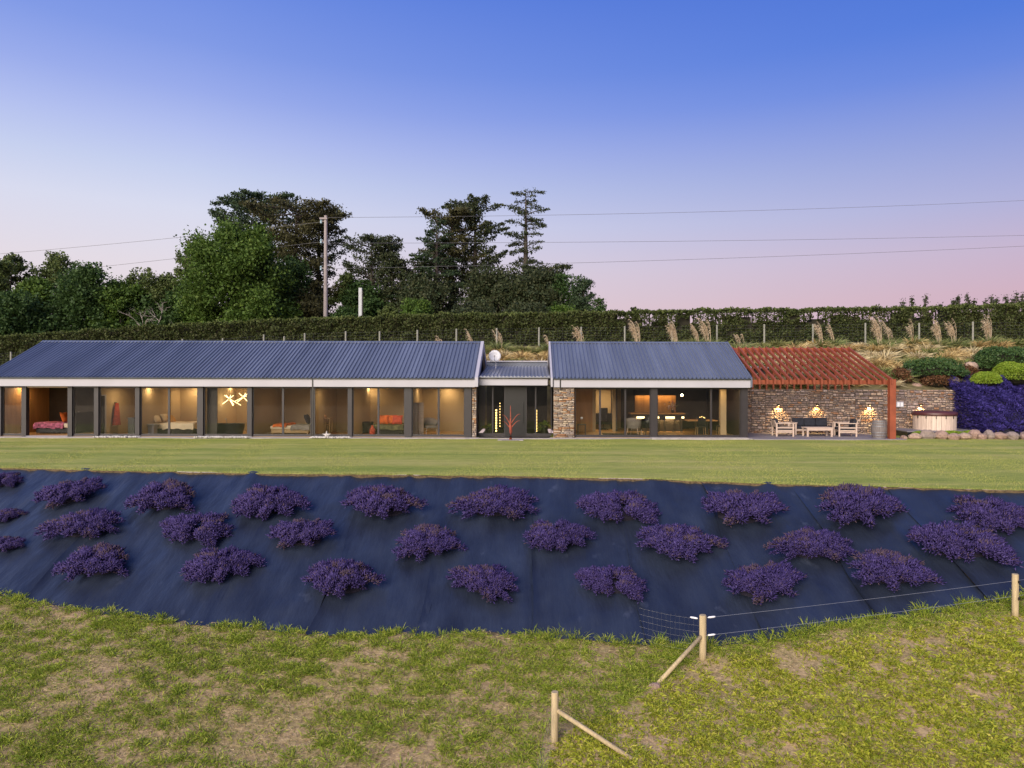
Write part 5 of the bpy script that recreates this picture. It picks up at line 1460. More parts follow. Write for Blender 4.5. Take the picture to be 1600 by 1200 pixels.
# ---- wire fence across the paddock
wf = thing('paddock_fence', 'wire fence on round pale pine posts with diagonal stays beside the weed mat', 'fence', tuple(pB_))
def fpost(px, pyb, pyt, wpx, lab):
    p = hit_front(px, pyb); h = (pyb - pyt) * p.y / F; rad = wpx / 2 * p.y / F
    q = (p.x, p.y, p.z - 0.15)
    o = MB().lathe([(rad * 1.03, 0), (rad, 0.3), (rad * 0.98, 0.15 + h - 0.012), (rad * 0.9, 0.15 + h)], 18, q).build('post', M_postwood, wf, label=lab)
    for f in o.data.polygons: f.use_smooth = abs(f.normal.z) < 0.5
    return p, h, rad
P1 = fpost(868, 1160, 1081, 11.5, 'nearest post with its stay leaning to the right')
P2 = fpost(1099, 1029, 961, 11, 'corner post with its stay leaning to the left')
P3 = fpost(1587, 962, 897, 9.5, 'farthest post at the right')
def stay(pxa, pya, P, hfrac, r0):
    a = hit_front(pxa, pya); p, h, rad = P
    top = Vector((p.x, p.y, p.z + h * hfrac)); d = (a - top).normalized()
    MB().tube([top + d * rad * 0.6, a + d * 0.12], [r0, r0 * 1.08], 12).build('stay', M_postwood, wf, smooth=True)
stay(982, 1182, P1, 0.66, 0.037); stay(1030, 1067, P2, 0.55, 0.040)
MB().blob(hit_front(1024, 1073), (0.12, 0.10, 0.07), 3, 0.2, 8, 6).build('stay_block', M_rock, wf)
w = MB()
def sag(a, b, s, n=10): return [a.lerp(b, i / n) - Vector((0, 0, s * 4 * (i / n) * (1 - i / n))) for i in range(n + 1)]
def up(P, f): return Vector((P[0].x, P[0].y, P[0].z + P[1] * f))
WR = 0.0032
far = Vector((P3[0].x + 6, P3[0].y + 1.2, P3[0].z + 0.35))
for f in (0.93, 0.52):
    w.tube(sag(up(P2, f), up(P3, f * 0.9), 0.02), WR, 4); w.tube(sag(up(P3, f * 0.9), far + Vector((0, 0, P3[1] * f)), 0.02), WR, 4)
lf = hit_front(1000, 1008)
for f in (0.90, 0.75, 0.6, 0.45, 0.3, 0.15): w.tube(sag(up(P2, f), lf + Vector((0, 0, 0.85 * f)), 0.03), WR * 0.36, 3)
nn = 14
for i in range(1, nn):
    a = up(P2, 0.9).lerp(lf + Vector((0, 0, 0.77)), i / nn); b = up(P2, 0.1).lerp(lf + Vector((0, 0, 0.1)), i / nn); w.tube([a, b], WR * 0.28, 3)
nr = Vector((P1[0].x - 1.1, P1[0].y - 5.0, float(z_front(np.array(P1[0].x - 1.1), np.array(P1[0].y - 5.0)))))
for f in (0.9, 0.75, 0.6, 0.48, 0.36, 0.24, 0.12, 0.03): w.tube(sag(up(P1, f), nr + Vector((0, 0, 0.8 * f)), 0.02), WR * 0.36, 3)
for i in range(1, 30):
    a = up(P1, 0.9).lerp(nr + Vector((0, 0, 0.72)), i / 30); b = up(P1, 0.03).lerp(nr + Vector((0, 0, 0.03)), i / 30); w.tube([a, b], WR * 0.28, 3)
w.build('wire', M_wire, wf)
def insul(c, d):
    d = d.normalized()
    MB().tube([c + d * 0.10, c + d * 0.13, c + d * 0.22, c + d * 0.25], [0.010, 0.019, 0.019, 0.010], 8).build('insulator', M_dish, wf)
for f in (0.93, 0.52): insul(up(P2, f), up(P3, f * 0.9) - up(P2, f))
insul(up(P2, 0.90), lf + Vector((0, 0, 0.76)) - up(P2, 0.9))
for f in (0.8, 0.4): MB().box(P3[0].x + 0.01, P3[0].x + 0.05, P3[0].y - P3[2] - 0.02, P3[0].y - P3[2] + 0.02, P3[0].z + P3[1] * f, P3[0].z + P3[1] * f + 0.05).build('insulator', M_black, wf)

# ================================================================== BANK PLANTING
def fountain_mesh(name, seed, n, h, wid, spread, droop, lean=0.9):
    r = np.random.default_rng(seed)
    a = r.uniform(0, 6.283, n); q = np.sqrt(r.random(n))
    b = np.stack([q * np.cos(a) * spread, q * np.sin(a) * spread, np.zeros(n)], 1)
    d = unit(np.stack([np.cos(a) * q * lean, np.sin(a) * q * lean, np.full(n, 0.8)], 1) + r.normal(size=(n, 3)) * 0.18)
    V, Q, T = blades(b, d, h * r.uniform(0.6, 1.15, n), wid, droop * r.uniform(0.5, 1.3, n), r)
    return np_mesh(name, V, Q, T)
def tone(name, cols): return island(name, cols, 0.7, 0.25, objvar=0.45)
M_tus = [tone('golden_tussock', [(0.3300, 0.2250, 0.0900), (0.5100, 0.3750, 0.1650), (0.6600, 0.5100, 0.2550), (0.4200, 0.3000, 0.1200)]),
         tone('straw_tussock', [(0.4050, 0.3240, 0.1620), (0.6210, 0.5130, 0.2970), (0.7020, 0.6075, 0.3915), (0.4860, 0.3915, 0.2025)]),
         tone('green_tussock', [(0.1050, 0.1500, 0.0450), (0.1950, 0.2250, 0.0750), (0.3000, 0.2850, 0.1050), (0.1500, 0.1800, 0.0600)])]
TUS = []
for k in range(3):
    for s in range(3):
        me = fountain_mesh('tussock', 200 + 10 * k + s, 210, 0.62, 0.035, 0.14, 0.55); me.materials.append(M_tus[k]); TUS.append((k, me))
def tussock(x, y, k, s):
    me = TUS[k * 3 + int(rng.integers(3))][1]
    o = bpy.data.objects.new('tussock', me); COL.objects.link(o)
    o.location = (x, y, zb_pt(x, y) - 0.04); o.rotation_euler = (0, 0, rng.uniform(0, 6.28)); o.scale = (s, s, s * rng.uniform(0.8, 1.05))
    px = CX + x / y * F; base_y = YH + (CZ - o.location.z) * F / y
    size = 'large' if s > 1.68 else ('small' if s < 1.38 else 'middling')
    if px < 870: where = 'on the bank between the two roofs' + (', next to the dish' if px < 800 else ', right of the dish')
    elif px < 1150: where = 'just above the ridge of the living wing roof'
    elif px < 1270: where = 'behind the left half of the red rafters' + (', near the wall' if base_y > 575 else '')
    elif px < 1400: where = 'behind the right half of the red rafters' + (', near the wall' if base_y > 575 else '')
    elif px < 1500: where = 'right of the pergola' + (', high by the fence' if base_y < 548 else ', above the dark shrub')
    else: where = 'at the right end of the bank' + (', high by the fence' if base_y < 548 else ', by the shrubs')
    tag(o, '%s %s tussock %s' % (size, ['golden brown', 'pale straw', 'green'][k], where), 'tussock grass', 'tussocks on the bank')
placed = []
def try_place(x, y, k, s, gap):
    for a, b in placed:
        if (a - x) ** 2 + (b - y) ** 2 < gap * gap: return False
    placed.append((x, y)); tussock(x, y, k, s); return True
skip = [(1455, 583, 40, 2.0), (1565, 560, 41, 2.0), (1540, 594, 39, 1.2), (1580, 585, 38.6, 1.8)]
skipc = [(X(a, c), c, d) for a, b, c, d in skip]
cnt = 0
for _ in range(5000):
    x = rng.uniform(8, 38); y = rng.uniform(39.2, 46.2)
    if x < 11.3 and y < 43.5: continue
    if abs(x / y) > 0.80 or cnt > 165: continue
    if any((x - a) ** 2 + (y - b) ** 2 * 1.4 < c * c for a, b, c in skipc): continue
    if x > 21.5 and y < 40.5: continue
    k = rng.choice([0, 1, 2], p=[0.42, 0.28, 0.30] if y < 45 else [0.3, 0.2, 0.5])
    cnt += try_place(x, y, int(k), rng.uniform(1.15, 1.95), 0.80)
cnt2 = 0
for _ in range(800):
    x = rng.uniform(-5.0, 2.6); y = rng.uniform(43.3, 46)
    k = rng.choice([0, 1, 2], p=[0.62, 0.33, 0.05] if y < 45 else [0.2, 0.1, 0.7])
    if cnt2 < 38: cnt2 += try_place(x, y, int(k), rng.uniform(1.2, 1.8), 0.70)
cnt3 = 0
for _ in range(400):
    x = rng.uniform(2.6, 9); y = rng.uniform(45.4, 46.4)
    if cnt3 < 14: cnt3 += try_place(x, y, int(rng.choice([1, 2, 2])), rng.uniform(1.0, 1.3), 0.8)

# tall plumed grasses
M_plume = island('toetoe_plume', [(0.5460, 0.4232, 0.2803), (0.7150, 0.5870, 0.4204), (0.4680, 0.3549, 0.2293), (0.7800, 0.6825, 0.5096)], 0.85, 0.3)
M_toe = island('toetoe_leaf', [(0.1700, 0.2210, 0.0765), (0.2720, 0.3060, 0.1190), (0.1190, 0.1700, 0.0510), (0.4080, 0.3740, 0.1870)], 0.7, 0.25)
def plume_mesh(seed, nst, h):
    """leaning stems, each ending in a long feathery one-sided plume that nods to the left"""
    r = np.random.default_rng(seed); parts = []
    for i in range(nst * 2):
        bx0, by0 = r.uniform(-0.16, 0.16), r.uniform(-0.12, 0.12)
        lx, ly = r.uniform(-0.30, 0.14), r.uniform(-0.12, 0.12); hh = h * r.uniform(0.66, 1.05)
        t = np.linspace(0, 1, 9); px_ = bx0 + lx * t * hh * 0.5 - 0.16 * hh * t ** 4; py_ = by0 + ly * t * hh * 0.5; pz_ = hh * (t - 0.10 * t ** 5)
        for j in range(8):
            p0 = np.array([px_[j], py_[j], pz_[j]]); p1 = np.array([px_[j + 1], py_[j + 1], pz_[j + 1]])
            parts.append((np.array([p0 - [0.009, 0, 0], p0 + [0.009, 0, 0], p1 + [0.008, 0, 0], p1 - [0.008, 0, 0]]), np.array([[0, 1, 2, 3]]), None, 0))
        n = 42; tt = r.uniform(0.45, 1.0, n)
        b = np.stack([np.interp(tt, t, px_), np.interp(tt, t, py_), np.interp(tt, t, pz_)], 1)
        dd = unit(np.stack([np.full(n, -0.55), np.full(n, 0.0), np.full(n, 0.55)], 1) + r.normal(size=(n, 3)) * 0.32)
        V, Q, T = blades(b, dd, 0.20 * np.sin(np.pi * np.clip((tt - 0.40) / 0.66, 0, 1)) ** 0.6 * r.uniform(0.7, 1.2, n) + 0.03, 0.020, r.uniform(0.6, 1.4, n), r); parts.append((V, Q, T, 0))
    V, Q, T, m = join(parts)
    return np_mesh('plumes', V, Q, T)
toes = [(690, 534, 20, 3), (740, 533, 26, 2), (781, 530, 26, 2), (858, 534, 20, 1), (908, 532, 28, 5), (997, 531, 36, 8), (1056, 533, 34, 7), (1089, 532, 30, 5), (1107, 532, 36, 8), (1158, 531, 24, 2), (1284, 531, 32, 5), (1302, 532, 26, 3), (1375, 530, 42, 9), (1392, 532, 34, 3),
        (1424, 533, 32, 2), (1468, 534, 36, 6), (1491, 534, 34, 6), (1546, 535, 36, 8), (1620, 536, 34, 6)]
for i, (px, py, hpx, nst) in enumerate(toes):
    y = 45.6 + (i % 3) * 0.25; x = X(px, y); z = zb_pt(x, y)
    t = thing('toetoe_grass', ('%s plumed grass clump from the left in front of the hilltop fence' % ordinal(i)) if i < 18 else 'plumed grass clump at the cut-off right end of the hilltop fence', 'plumed grass', (x, y, z - 0.03), 'plumed grasses along the fence')
    fm_ = fountain_mesh('foliage', 700 + i, 260, 1.25, 0.04, 0.26, 0.5, 1.0); mesh_obj('foliage', fm_, M_toe, t)
    mesh_obj('plumes', plume_mesh(800 + i, nst, hpx * y / F * 1.12 + 0.5), M_plume, t)

# shrubs: many small leaves through a lumpy volume
def shrub(name, label, cat, c, rad, mat, n, leaf, seed, group=None, clump=0.35, core=True, shellp=0.5, flatten=0.15):
    r = np.random.default_rng(seed)
    t = thing(name, label, cat, (c[0], c[1], c[2] - rad[2] * 0.9), group)
    d = unit(r.normal(size=(n, 3))); d[:, 2] = np.where(d[:, 2] < -0.3, -d[:, 2], d[:, 2])
    lump = 1 + clump * 0.5 * wob(d[:, 0] * 3, d[:, 1] * 3 + d[:, 2] * 4, 1.2, seed % 50) * 0.55 + clump * 0.22 * wob(d[:, 0] * 9, d[:, 1] * 8 + d[:, 2] * 9, 1.2, seed % 50 + 3)
    q = r.random(n) ** shellp * 0.35 + 0.66
    p = d * (q * lump)[:, None] * np.array(rad)
    V, Q, _ = cards(p + [0, 0, rad[2] * 0.9], leaf * r.uniform(0.6, 1.3, n), r, 0.6)
    mesh_obj('foliage', np_mesh('foliage', V, Q), mat, t)
    if core:
        b = MB().blob((c[0], c[1], c[2]), (rad[0] * 0.66, rad[1] * 0.66, rad[2] * 0.66), seed, 0.12, 14, 9); b.build('inner_twigs', M_twig, t)
    return t
M_twig = simple('dark_twigs', (0.020, 0.018, 0.010), 0.9, 0.3, 3)
M_dkshrub = island('dark_shrub_leaf', [(0.035, 0.075, 0.020), (0.06, 0.12, 0.03), (0.045, 0.09, 0.035), (0.09, 0.14, 0.04)], 0.55, 0.2)
M_lime = island('lime_shrub_leaf', [(0.14, 0.24, 0.02), (0.22, 0.33, 0.03), (0.30, 0.38, 0.05), (0.18, 0.28, 0.02)], 0.5, 0.25)
M_rust = island('rust_shrub_leaf', [(0.10, 0.045, 0.02), (0.16, 0.075, 0.035), (0.07, 0.035, 0.02), (0.20, 0.11, 0.05)], 0.8, 0.15)
def pxs(px, py, D, rx, rz, ry=None):
    k = D / F; p = at(px, py, D); return (p.x, p.y, p.z), (rx * k, (ry or rx) * k, rz * k)
for nm, lab, px, py, D, rx, rz, mat, n, leaf, sd in [
    ('dark_shrub', 'wide dark green shrub on the bank above the hot tub wall', 1457, 581, 40.2, 44, 21, M_dkshrub, 5200, 0.13, 61),
    ('dark_shrub', 'dark green shrub on the bank at the right edge above the lime shrubs', 1572, 562, 41.2, 42, 20, M_dkshrub, 5200, 0.13, 62),
    ('dark_shrub', 'small green shrub between the boulder and the lime shrubs', 1543, 571, 40.9, 20, 16, M_dkshrub, 2600, 0.13, 63),
    ('rust_shrub', 'brown red twiggy shrub below the wide dark green shrub', 1462, 598, 39.4, 22, 13, M_rust, 2000, 0.13, 65),
    ('rust_shrub', 'rusty twiggy shrub beside the pale flat boulder', 1512, 585, 40.3, 16, 13, M_rust, 1600, 0.13, 66),
    ('rust_shrub', 'rusty low plants behind the red pergola post', 1408, 592, 39.8, 16, 16, M_rust, 1600, 0.13, 67)]:
    c, rad = pxs(px, py, D, rx, rz); shrub(nm, lab, 'shrub', c, rad, mat, n, leaf, sd, 'shrubs on the bank')
for lab, px, py, D, rx, rz, sd in [('lowest and leftmost of the three round lime green shrubs', 1540, 595, 38.7, 22, 14, 71), ('upper round lime green shrub behind the other two', 1576, 583, 39.4, 22, 18, 72), ('largest round lime green shrub at the right edge', 1592, 588, 38.7, 27, 20, 73)]:
    c, rad = pxs(px, py, D, rx, rz); shrub('lime_shrub', lab, 'shrub', c, rad, M_lime, 9000, 0.075, sd, 'round lime green shrubs', 0.12, True, 0.4)
for lab, px, py, D, rx, rz, sd in [('flat lime green cushion plant left below the hot tub deck', 1441, 679, 34.9, 17, 5.5, 74), ('flat lime green cushion plant in the middle below the hot tub', 1488, 679, 35.0, 18, 6, 75), ('flat lime green cushion plant right below the hot tub deck', 1513, 678, 35.1, 12, 5, 76)]:
    c, rad = pxs(px, py, D, rx, rz, 9); shrub('cushion_plant', lab, 'plant', c, rad, M_lime, 2200, 0.06, sd, 'cushion plants by the rocks', 0.2)

# purple ground cover on the right bank
def purple_bank():
    r = np.random.default_rng(31); n = 60000
    x = r.uniform(23.66, 40, n); y = r.uniform(34.9, 39.3, n)
    k = (x / y < 0.80); x, y = x[k], y[k]
    z = np.minimum(z_back(x, y), LAWN_Z + (y - 34.7) * 0.80)
    hgt = 0.34 + 0.20 * wob(x * 1.0, y * 1.5, 2.2, 51) + 0.10 * wob(x, y * 1.3, 6, 52)
    n = len(x)
    P = np.stack([x, y - 0.22 * hgt, z + hgt * r.uniform(0.55, 1.0, n)], 1)
    gx0 = None
    gx = wob(x + 0.05, y * 1.3, 6, 52) - wob(x - 0.05, y * 1.3, 6, 52)
    D = unit(np.stack([-gx * 1.2, np.full(n, -0.45), np.full(n, 0.8)], 1) + r.normal(size=(n, 3)) * 0.35)
    m2 = 5000; y2 = r.uniform(34.85, 38.0, m2); z2 = LAWN_Z + np.maximum(0.05, (y2 - 34.55) * 0.85) * r.uniform(0.0, 1.12, m2)
    P = np.concatenate([P, np.stack([23.62 + r.uniform(-0.12, 0.12, m2), y2, z2], 1)])
    D = np.concatenate([D, unit(np.array([[-0.6, -0.4, 0.6]]) + r.normal(size=(m2, 3)) * 0.35)]); n += m2
    V, Q, T = blades(P, D, r.uniform(0.10, 0.22, n), 0.045, 0.3, r)
    o = mesh_obj('purple_groundcover', np_mesh('purple_groundcover', V, Q, T), M_lav2); tag(o, 'dense deep purple flowering ground cover on the bank right of the stone wall', 'ground cover', kind='stuff')
    xs = np.arange(23.64, 41, 0.4)
    grid_mesh('planting_bed', xs, lambda q: np.linspace(34.85, 39.4, 24), lambda a, b: np.minimum(z_back(a, b), LAWN_Z + (b - 34.7) * 0.80) + 0.12 + 0.08 * wob(a, b * 1.5, 2.2, 51), M_lavcore)
M_lav2 = island('groundcover_flower', [(0.020, 0.016, 0.10), (0.045, 0.034, 0.20), (0.03, 0.024, 0.14), (0.07, 0.05, 0.27), (0.04, 0.03, 0.17)], 0.75, 0.15)
purple_bank()

# ================================================================== HILLTOP FENCE, HEDGE, TREES
hf = thing('hilltop_fence', 'long post and netting fence along the top of the bank before the hedge', 'fence', (0, 47, 5.2))
hp = [(-60, 556), (17, 550), (67, 546), (120, 543), (170, 539), (228, 536), (285, 530), (348, 529), (412, 523), (444, 526), (476, 521), (540, 518), (593, 518), (652, 516), (713, 514), (776, 513), (842, 512), (908, 511), (976, 510), (1050, 509), (1120, 508), (1194, 507), (1270, 507), (1352, 505), (1436, 505), (1520, 503), (1606, 502), (1690, 501)]
tops = []
for i, (px, py) in enumerate(hp):
    x, zt = X(px, 47.0), Z(px, py, 47.0); zb = float(z_back(np.array(x), np.array(47.0)))
    zt = max(zt, zb + 0.85)
    MB().lathe([(0.062, 0), (0.06, zt - zb + 0.2), (0.045, zt - zb + 0.215)], 8, (x, 47.0, zb - 0.2)).build('post', M_greywood, hf)
    tops.append((Vector((x, 46.93, zt - 0.06)), Vector((x, 46.93, zb + 0.08))))
w = MB()
for (a, a2), (b, b2) in zip(tops[:-1], tops[1:]):
    for f in (0, 0.18, 0.36, 0.52, 0.68, 0.84, 1.0): w.tube([a.lerp(a2, f), b.lerp(b2, f)], 0.0030, 3)
    n = max(3, int((b - a).length / 0.3))
    for i in range(1, n): w.tube([a.lerp(b, i / n), a2.lerp(b2, i / n)], 0.0020, 3)
w.build('wire_netting', simple('dull_netting_wire', (0.16, 0.17, 0.17), 0.6, 0.1), hf)

HX = [X(px, 51.0) for px in (-500, 0, 100, 200, 300, 400, 640, 940, 1160, 1400, 1600, 2000)]
HZ = [Z(px, py, 51.0) for px, py in zip((-500, 0, 100, 200, 300, 400, 640, 940, 1160, 1400, 1600, 2000), (560, 529, 521, 513.5, 508, 503, 494, 489, 485, 483, 477, 470))]
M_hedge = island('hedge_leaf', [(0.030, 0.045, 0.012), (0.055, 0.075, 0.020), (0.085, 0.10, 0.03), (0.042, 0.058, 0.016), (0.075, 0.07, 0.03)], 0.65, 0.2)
M_hedgetop = island('hedge_lit_top_leaf', [(0.09, 0.12, 0.03), (0.14, 0.17, 0.05), (0.07, 0.10, 0.025)], 0.65, 0.25)  # paler leaf copy for the top: the hedge's lit edge put into the colour
def hedge():
    t = thing('clipped_hedge', 'long clipped dark green hedge running along the hilltop behind the fence', 'hedge', (0, 51, 5.5))
    r = np.random.default_rng(15); n = 120000
    x = np.where(r.random(n) < 0.93, r.uniform(-46, 42, n), r.uniform(-70, 70, n)); zt = np.interp(x, HX, HZ); zb = zf(x) + 0.05
    u = r.random(n)
    front = r.random(n) < 0.72
    # front face with lumps, top face
    hgt = np.where(front, r.random(n) ** 0.85, 1.0)
    lump = 0.16 * wob(x, hgt * 3, 2.6, 71) + 0.10 * wob(x, hgt * 5, 6, 72)
    depth = np.where(front, -0.75 + lump * -1 + r.normal(size=n) * 0.09, r.uniform(-0.8, 0.8, n))
    topn = 0.06 * wob(x, 0 * x, 2.3, 73) + 0.05 * wob(x, depth, 7, 74)
    z = zb + (zt - zb + topn) * hgt + r.normal(size=n) * 0.05
    # thin places in the upper half on the right where the sky shows
    right = np.clip((x - 5.5) / 1.5, 0, 1) * np.clip((34 - x) / 6, 0.25, 1)
    gap = (wob(x, 0 * x, 2.0, 75) + 0.6 * wob(x, z * 2, 5, 76) > 0.75) & (hgt > 0.45) & (hgt < 0.93) & (r.random(n) < right)
    k = ~gap; x, z, depth, hgt = x[k], z[k], depth[k], hgt[k]
    P = np.stack([x, 51.0 + depth, z], 1) - np.array([0, 51, 5.5])
    V, Q, _ = cards(P, r.uniform(0.10, 0.22, len(P)), r, 0.6, np.array([0, -0.2, 0.4]))
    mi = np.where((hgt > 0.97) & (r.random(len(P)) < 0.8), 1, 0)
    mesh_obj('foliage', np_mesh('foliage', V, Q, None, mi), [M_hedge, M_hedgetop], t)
    b = MB(); xs = np.arange(-80, 80, 0.9)
    for i in range(len(xs) - 1):
        xa, xb = xs[i], xs[i + 1]; c = (xa + xb) / 2
        za = float(zf(np.array(c))); zt_ = float(np.interp(c, HX, HZ)); frac = 0.94 if c < 6 else 0.52 + 0.40 * (0.5 + 0.5 * math.sin(i * 2.1) * math.sin(i * 0.73)) * (1 if c < 30 else 1.4)
        b.box(xa - 0.001 * (i % 2), xb, 50.55, 51.5, za - 0.3, za + (zt_ - za) * min(frac, 0.96))
    b.build('branch_core', M_twig, t)
    tr = MB()
    for i in range(70):
        x = 5 + i * 0.55; tr.tube([(x, 51.2, float(zf(np.array(x)))), (x + 0.05, 51.2, float(np.interp(x, HX, HZ)) - 0.15)], 0.05, 5)
    tr.build('stems', M_twig, t)
hedge()

GREEN = {
 'mid': [(0.0497, 0.0963, 0.0155), (0.0829, 0.1470, 0.0221), (0.0608, 0.1166, 0.0199), (0.1215, 0.1825, 0.0309)],
 'dark': [(0.0286, 0.0624, 0.0182), (0.0494, 0.0975, 0.0260), (0.0650, 0.1170, 0.0286), (0.0390, 0.0780, 0.0234)],
 'olive': [(0.0650, 0.0975, 0.0286), (0.1040, 0.1430, 0.0390), (0.0845, 0.1105, 0.0390), (0.1300, 0.1625, 0.0455)],
 'brown': [(0.050, 0.052, 0.022), (0.088, 0.085, 0.034), (0.068, 0.070, 0.028), (0.115, 0.105, 0.045)],
 'conifer': [(0.0286, 0.0468, 0.0234), (0.0520, 0.0715, 0.0312), (0.0715, 0.0780, 0.0338), (0.0416, 0.0585, 0.0260)],
 'blue': [(0.028, 0.052, 0.028), (0.048, 0.082, 0.038), (0.068, 0.098, 0.042)],
}
M_leafs = {k: island('leaf_' + k, v, 0.6, 0.25) for k, v in GREEN.items()}
M_bark = simple('bark', (0.075, 0.060, 0.050), 0.9, 0.3, 3, bump=0.4, stretch=(4, 4, 0.6))
M_barkpale = simple('pale_dead_bark', (0.27, 0.24, 0.22), 0.9, 0.2, 3)
TG = 'trees behind the hilltop hedge'
def ground_at(x, y): return float(z_back(np.array(x), np.array(y)))
def broadleaf(label, px, ptop, wpx, D, mat, seed, n=9000, leaf=0.30, gaps=0.0, low=0.12, airy=False):
    r = np.random.default_rng(seed); k = D / F
    x = X(px, D); zt = Z(px, ptop, D); zb = ground_at(x, D); H = zt - zb; W = wpx * k / 2
    t = thing('broadleaf_tree', label, 'tree', (x, D, zb), TG)
    b = MB(); b.tube([(x, D, zb - 0.2), (x + 0.1, D, zb + H * 0.25), (x - 0.05, D, zb + H * 0.55), (x, D, zb + H * 0.85)], [0.028 * H, 0.022 * H, 0.014 * H, 0.004 * H], 8)
    nl = 15 if not airy else 20
    P = []
    for i in range(nl):
        f = low + (0.97 - low) * ((i + 0.5) / nl)
        prof = math.sin(math.pi * min(0.98, (f * 0.82 + 0.16))) ** 0.55
        a = i * 2.4 + r.uniform(-0.5, 0.5); q = r.uniform(0.25, 0.72) * W * prof
        c = np.array([x + q * math.cos(a), D + q * math.sin(a) * 0.8, zb + H * f * 0.93])
        s = (0.40 if not airy else 0.31) * W * r.uniform(0.75, 1.2)
        b.tube([(x, D, zb + H * f * 0.55), tuple(c * 0.5 + np.array([x, D, zb + H * f * 0.62]) * 0.5), tuple(c)], [0.010 * H, 0.006 * H, 0.002 * H], 5)
        m = int(2.6 * n / nl); ncl = 26 if not airy else 16
        cc = unit(r.normal(size=(ncl, 3))) * (r.random((ncl, 1)) ** 0.45) * np.array([s, s, s * 0.82]) + c
        cc[:, 2] = np.minimum(cc[:, 2], zt - 0.1)
        pp = cc[r.integers(ncl, size=m)] + r.normal(size=(m, 3)) * s * (0.20 if not airy else 0.17)
        P.append(pp)
    P = np.concatenate(P); P[:, 2] = np.minimum(P[:, 2], zt + 0.15 * r.random(len(P)))
    P[:, 2] = np.maximum(P[:, 2], zb + 0.2)
    b.build('trunk', M_bark, t)
    V, Q, _ = cards(P - np.array([x, D, zb]), 0.92 * leaf * r.uniform(0.55, 1.3, len(P)), r, 0.62)
    mesh_obj('crown', np_mesh('crown', V, Q), mat, t)
    return t
def conifer(label, px, ptop, wpx, D, mat, seed, prof, nb=60, base=0.15, angle=0.15, curl=0.25, leaf=0.26, per=110, thick=0.42, leanx=0.0, name='conifer_tree'):
    """trunk with tiers of boughs; prof(f) is bough length as a share of the half width at height share f"""
    r = np.random.default_rng(seed); k = D / F
    x = X(px, D); zt = Z(px, ptop, D); zb = ground_at(x, D); H = zt - zb; W = wpx * k / 2 * 1.22
    t = thing(name, label, 'tree', (x, D, zb), TG)
    b = MB(); b.tube([(x, D, zb - 0.2), (x + leanx * 0.4, D, zb + H * 0.5), (x + leanx, D, zt - 0.2)], [0.020 * H + 0.1, 0.014 * H + 0.04, 0.03], 8)
    P = []; S = []
    for i in range(nb):
        f = base + (0.985 - base) * (i + r.random() * 0.8) / nb
        L = prof(f) * W * r.uniform(0.62, 1.08)
        if L < 0.12: continue
        a = r.uniform(0, 6.283)
        an = angle + r.uniform(-0.16, 0.2)
        x0 = x + leanx * f
        u = np.linspace(0, 1, 7)
        bx_ = x0 + L * u * math.cos(a); by_ = D + L * u * math.sin(a) * 0.85; bz_ = zb + H * f + L * (math.tan(an) * u + curl * u * u - curl * 0.4 * u)
        bz_ = np.where(bz_ > zt - 0.35, zt - 0.35 - 0.25 * np.minimum(bz_ - zt + 0.35, 1.2), bz_)
        pts = list(zip(bx_, by_, bz_))
        b.tube(pts, [0.012 * L + 0.03, 0.011 * L + 0.025, 0.010 * L + 0.02, 0.012 * L, 0.008 * L, 0.006 * L, 0.004 * L], 4)
        m = max(18, int(2.5 * per * L / W * r.uniform(0.7, 1.2)))
        w_ = r.uniform(0.18, 1.02, m) ** 0.75
        c = np.stack([np.interp(w_, u, bx_), np.interp(w_, u, by_), np.interp(w_, u, bz_)], 1)
        g = thick * (0.35 + 0.65 * np.sin(np.pi * np.clip(w_, 0, 1) ** 0.8))[:, None]
        P.append(c + r.normal(size=(m, 3)) * g * np.array([1, 1, 0.42])); S.append(np.full(m, leaf))
    top = np.array([x + leanx, D, zt]); m = 26
    P.append(top + r.normal(size=(m, 3)) * np.array([0.18, 0.18, 0.4]) - [0, 0, 0.45]); S.append(np.full(m, leaf * 0.8))
    P = np.concatenate(P); S = np.concatenate(S)
    P[:, 2] = np.where(P[:, 2] > zt, zt - 0.5 * (P[:, 2] - zt) * r.random(len(P)), P[:, 2])
    b.build('trunk', M_bark, t)
    V, Q, _ = cards(P - np.array([x, D, zb]), 0.95 * S * r.uniform(0.6, 1.3, len(P)), r, 0.5, np.array([0, 0, 0.25]))
    mesh_obj('crown', np_mesh('crown', V, Q), mat, t)
    return t
cone = lambda f: max(0.0, (1 - f)) ** 0.75
umbrella = lambda f: 0.55 + 0.45 * math.sin(f * 9) ** 2 if f < 0.93 else 0.65
column = lambda f: 0.55 + 0.3 * math.sin(f * 11) if f < 0.9 else 0.45

# left wood
broadleaf('loose leafy tree at the far left edge behind the hedge', 14, 388, 140, 62, M_leafs['olive'], 1, 7000, 0.30, airy=True)
broadleaf('dense low green tree at the left edge in front of the loose one', 20, 455, 150, 57, M_leafs['dark'], 2, 8000, 0.28)
broadleaf('airy tree with thin top second from the left', 92, 384, 110, 64, M_leafs['olive'], 3, 5500, 0.28, airy=True)
broadleaf('rounded dark green tree third from the left', 140, 414, 150, 60, M_leafs['dark'], 4, 12000, 0.28)
broadleaf('thin topped green tree left of the bare branches', 222, 419, 120, 62, M_leafs['olive'], 5, 5500, 0.28, airy=True)
broadleaf('low dark tree behind the bare branches', 232, 462, 110, 61, M_leafs['dark'], 6, 6500, 0.28)
broadleaf('airy tree with sprigs against the sky left of the big bright tree', 308, 362, 130, 66, M_leafs['olive'], 7, 7500, 0.28, airy=True)
broadleaf('low dense tree at the foot of the big bright tree', 292, 440, 100, 60, M_leafs['dark'], 8, 8000, 0.28)
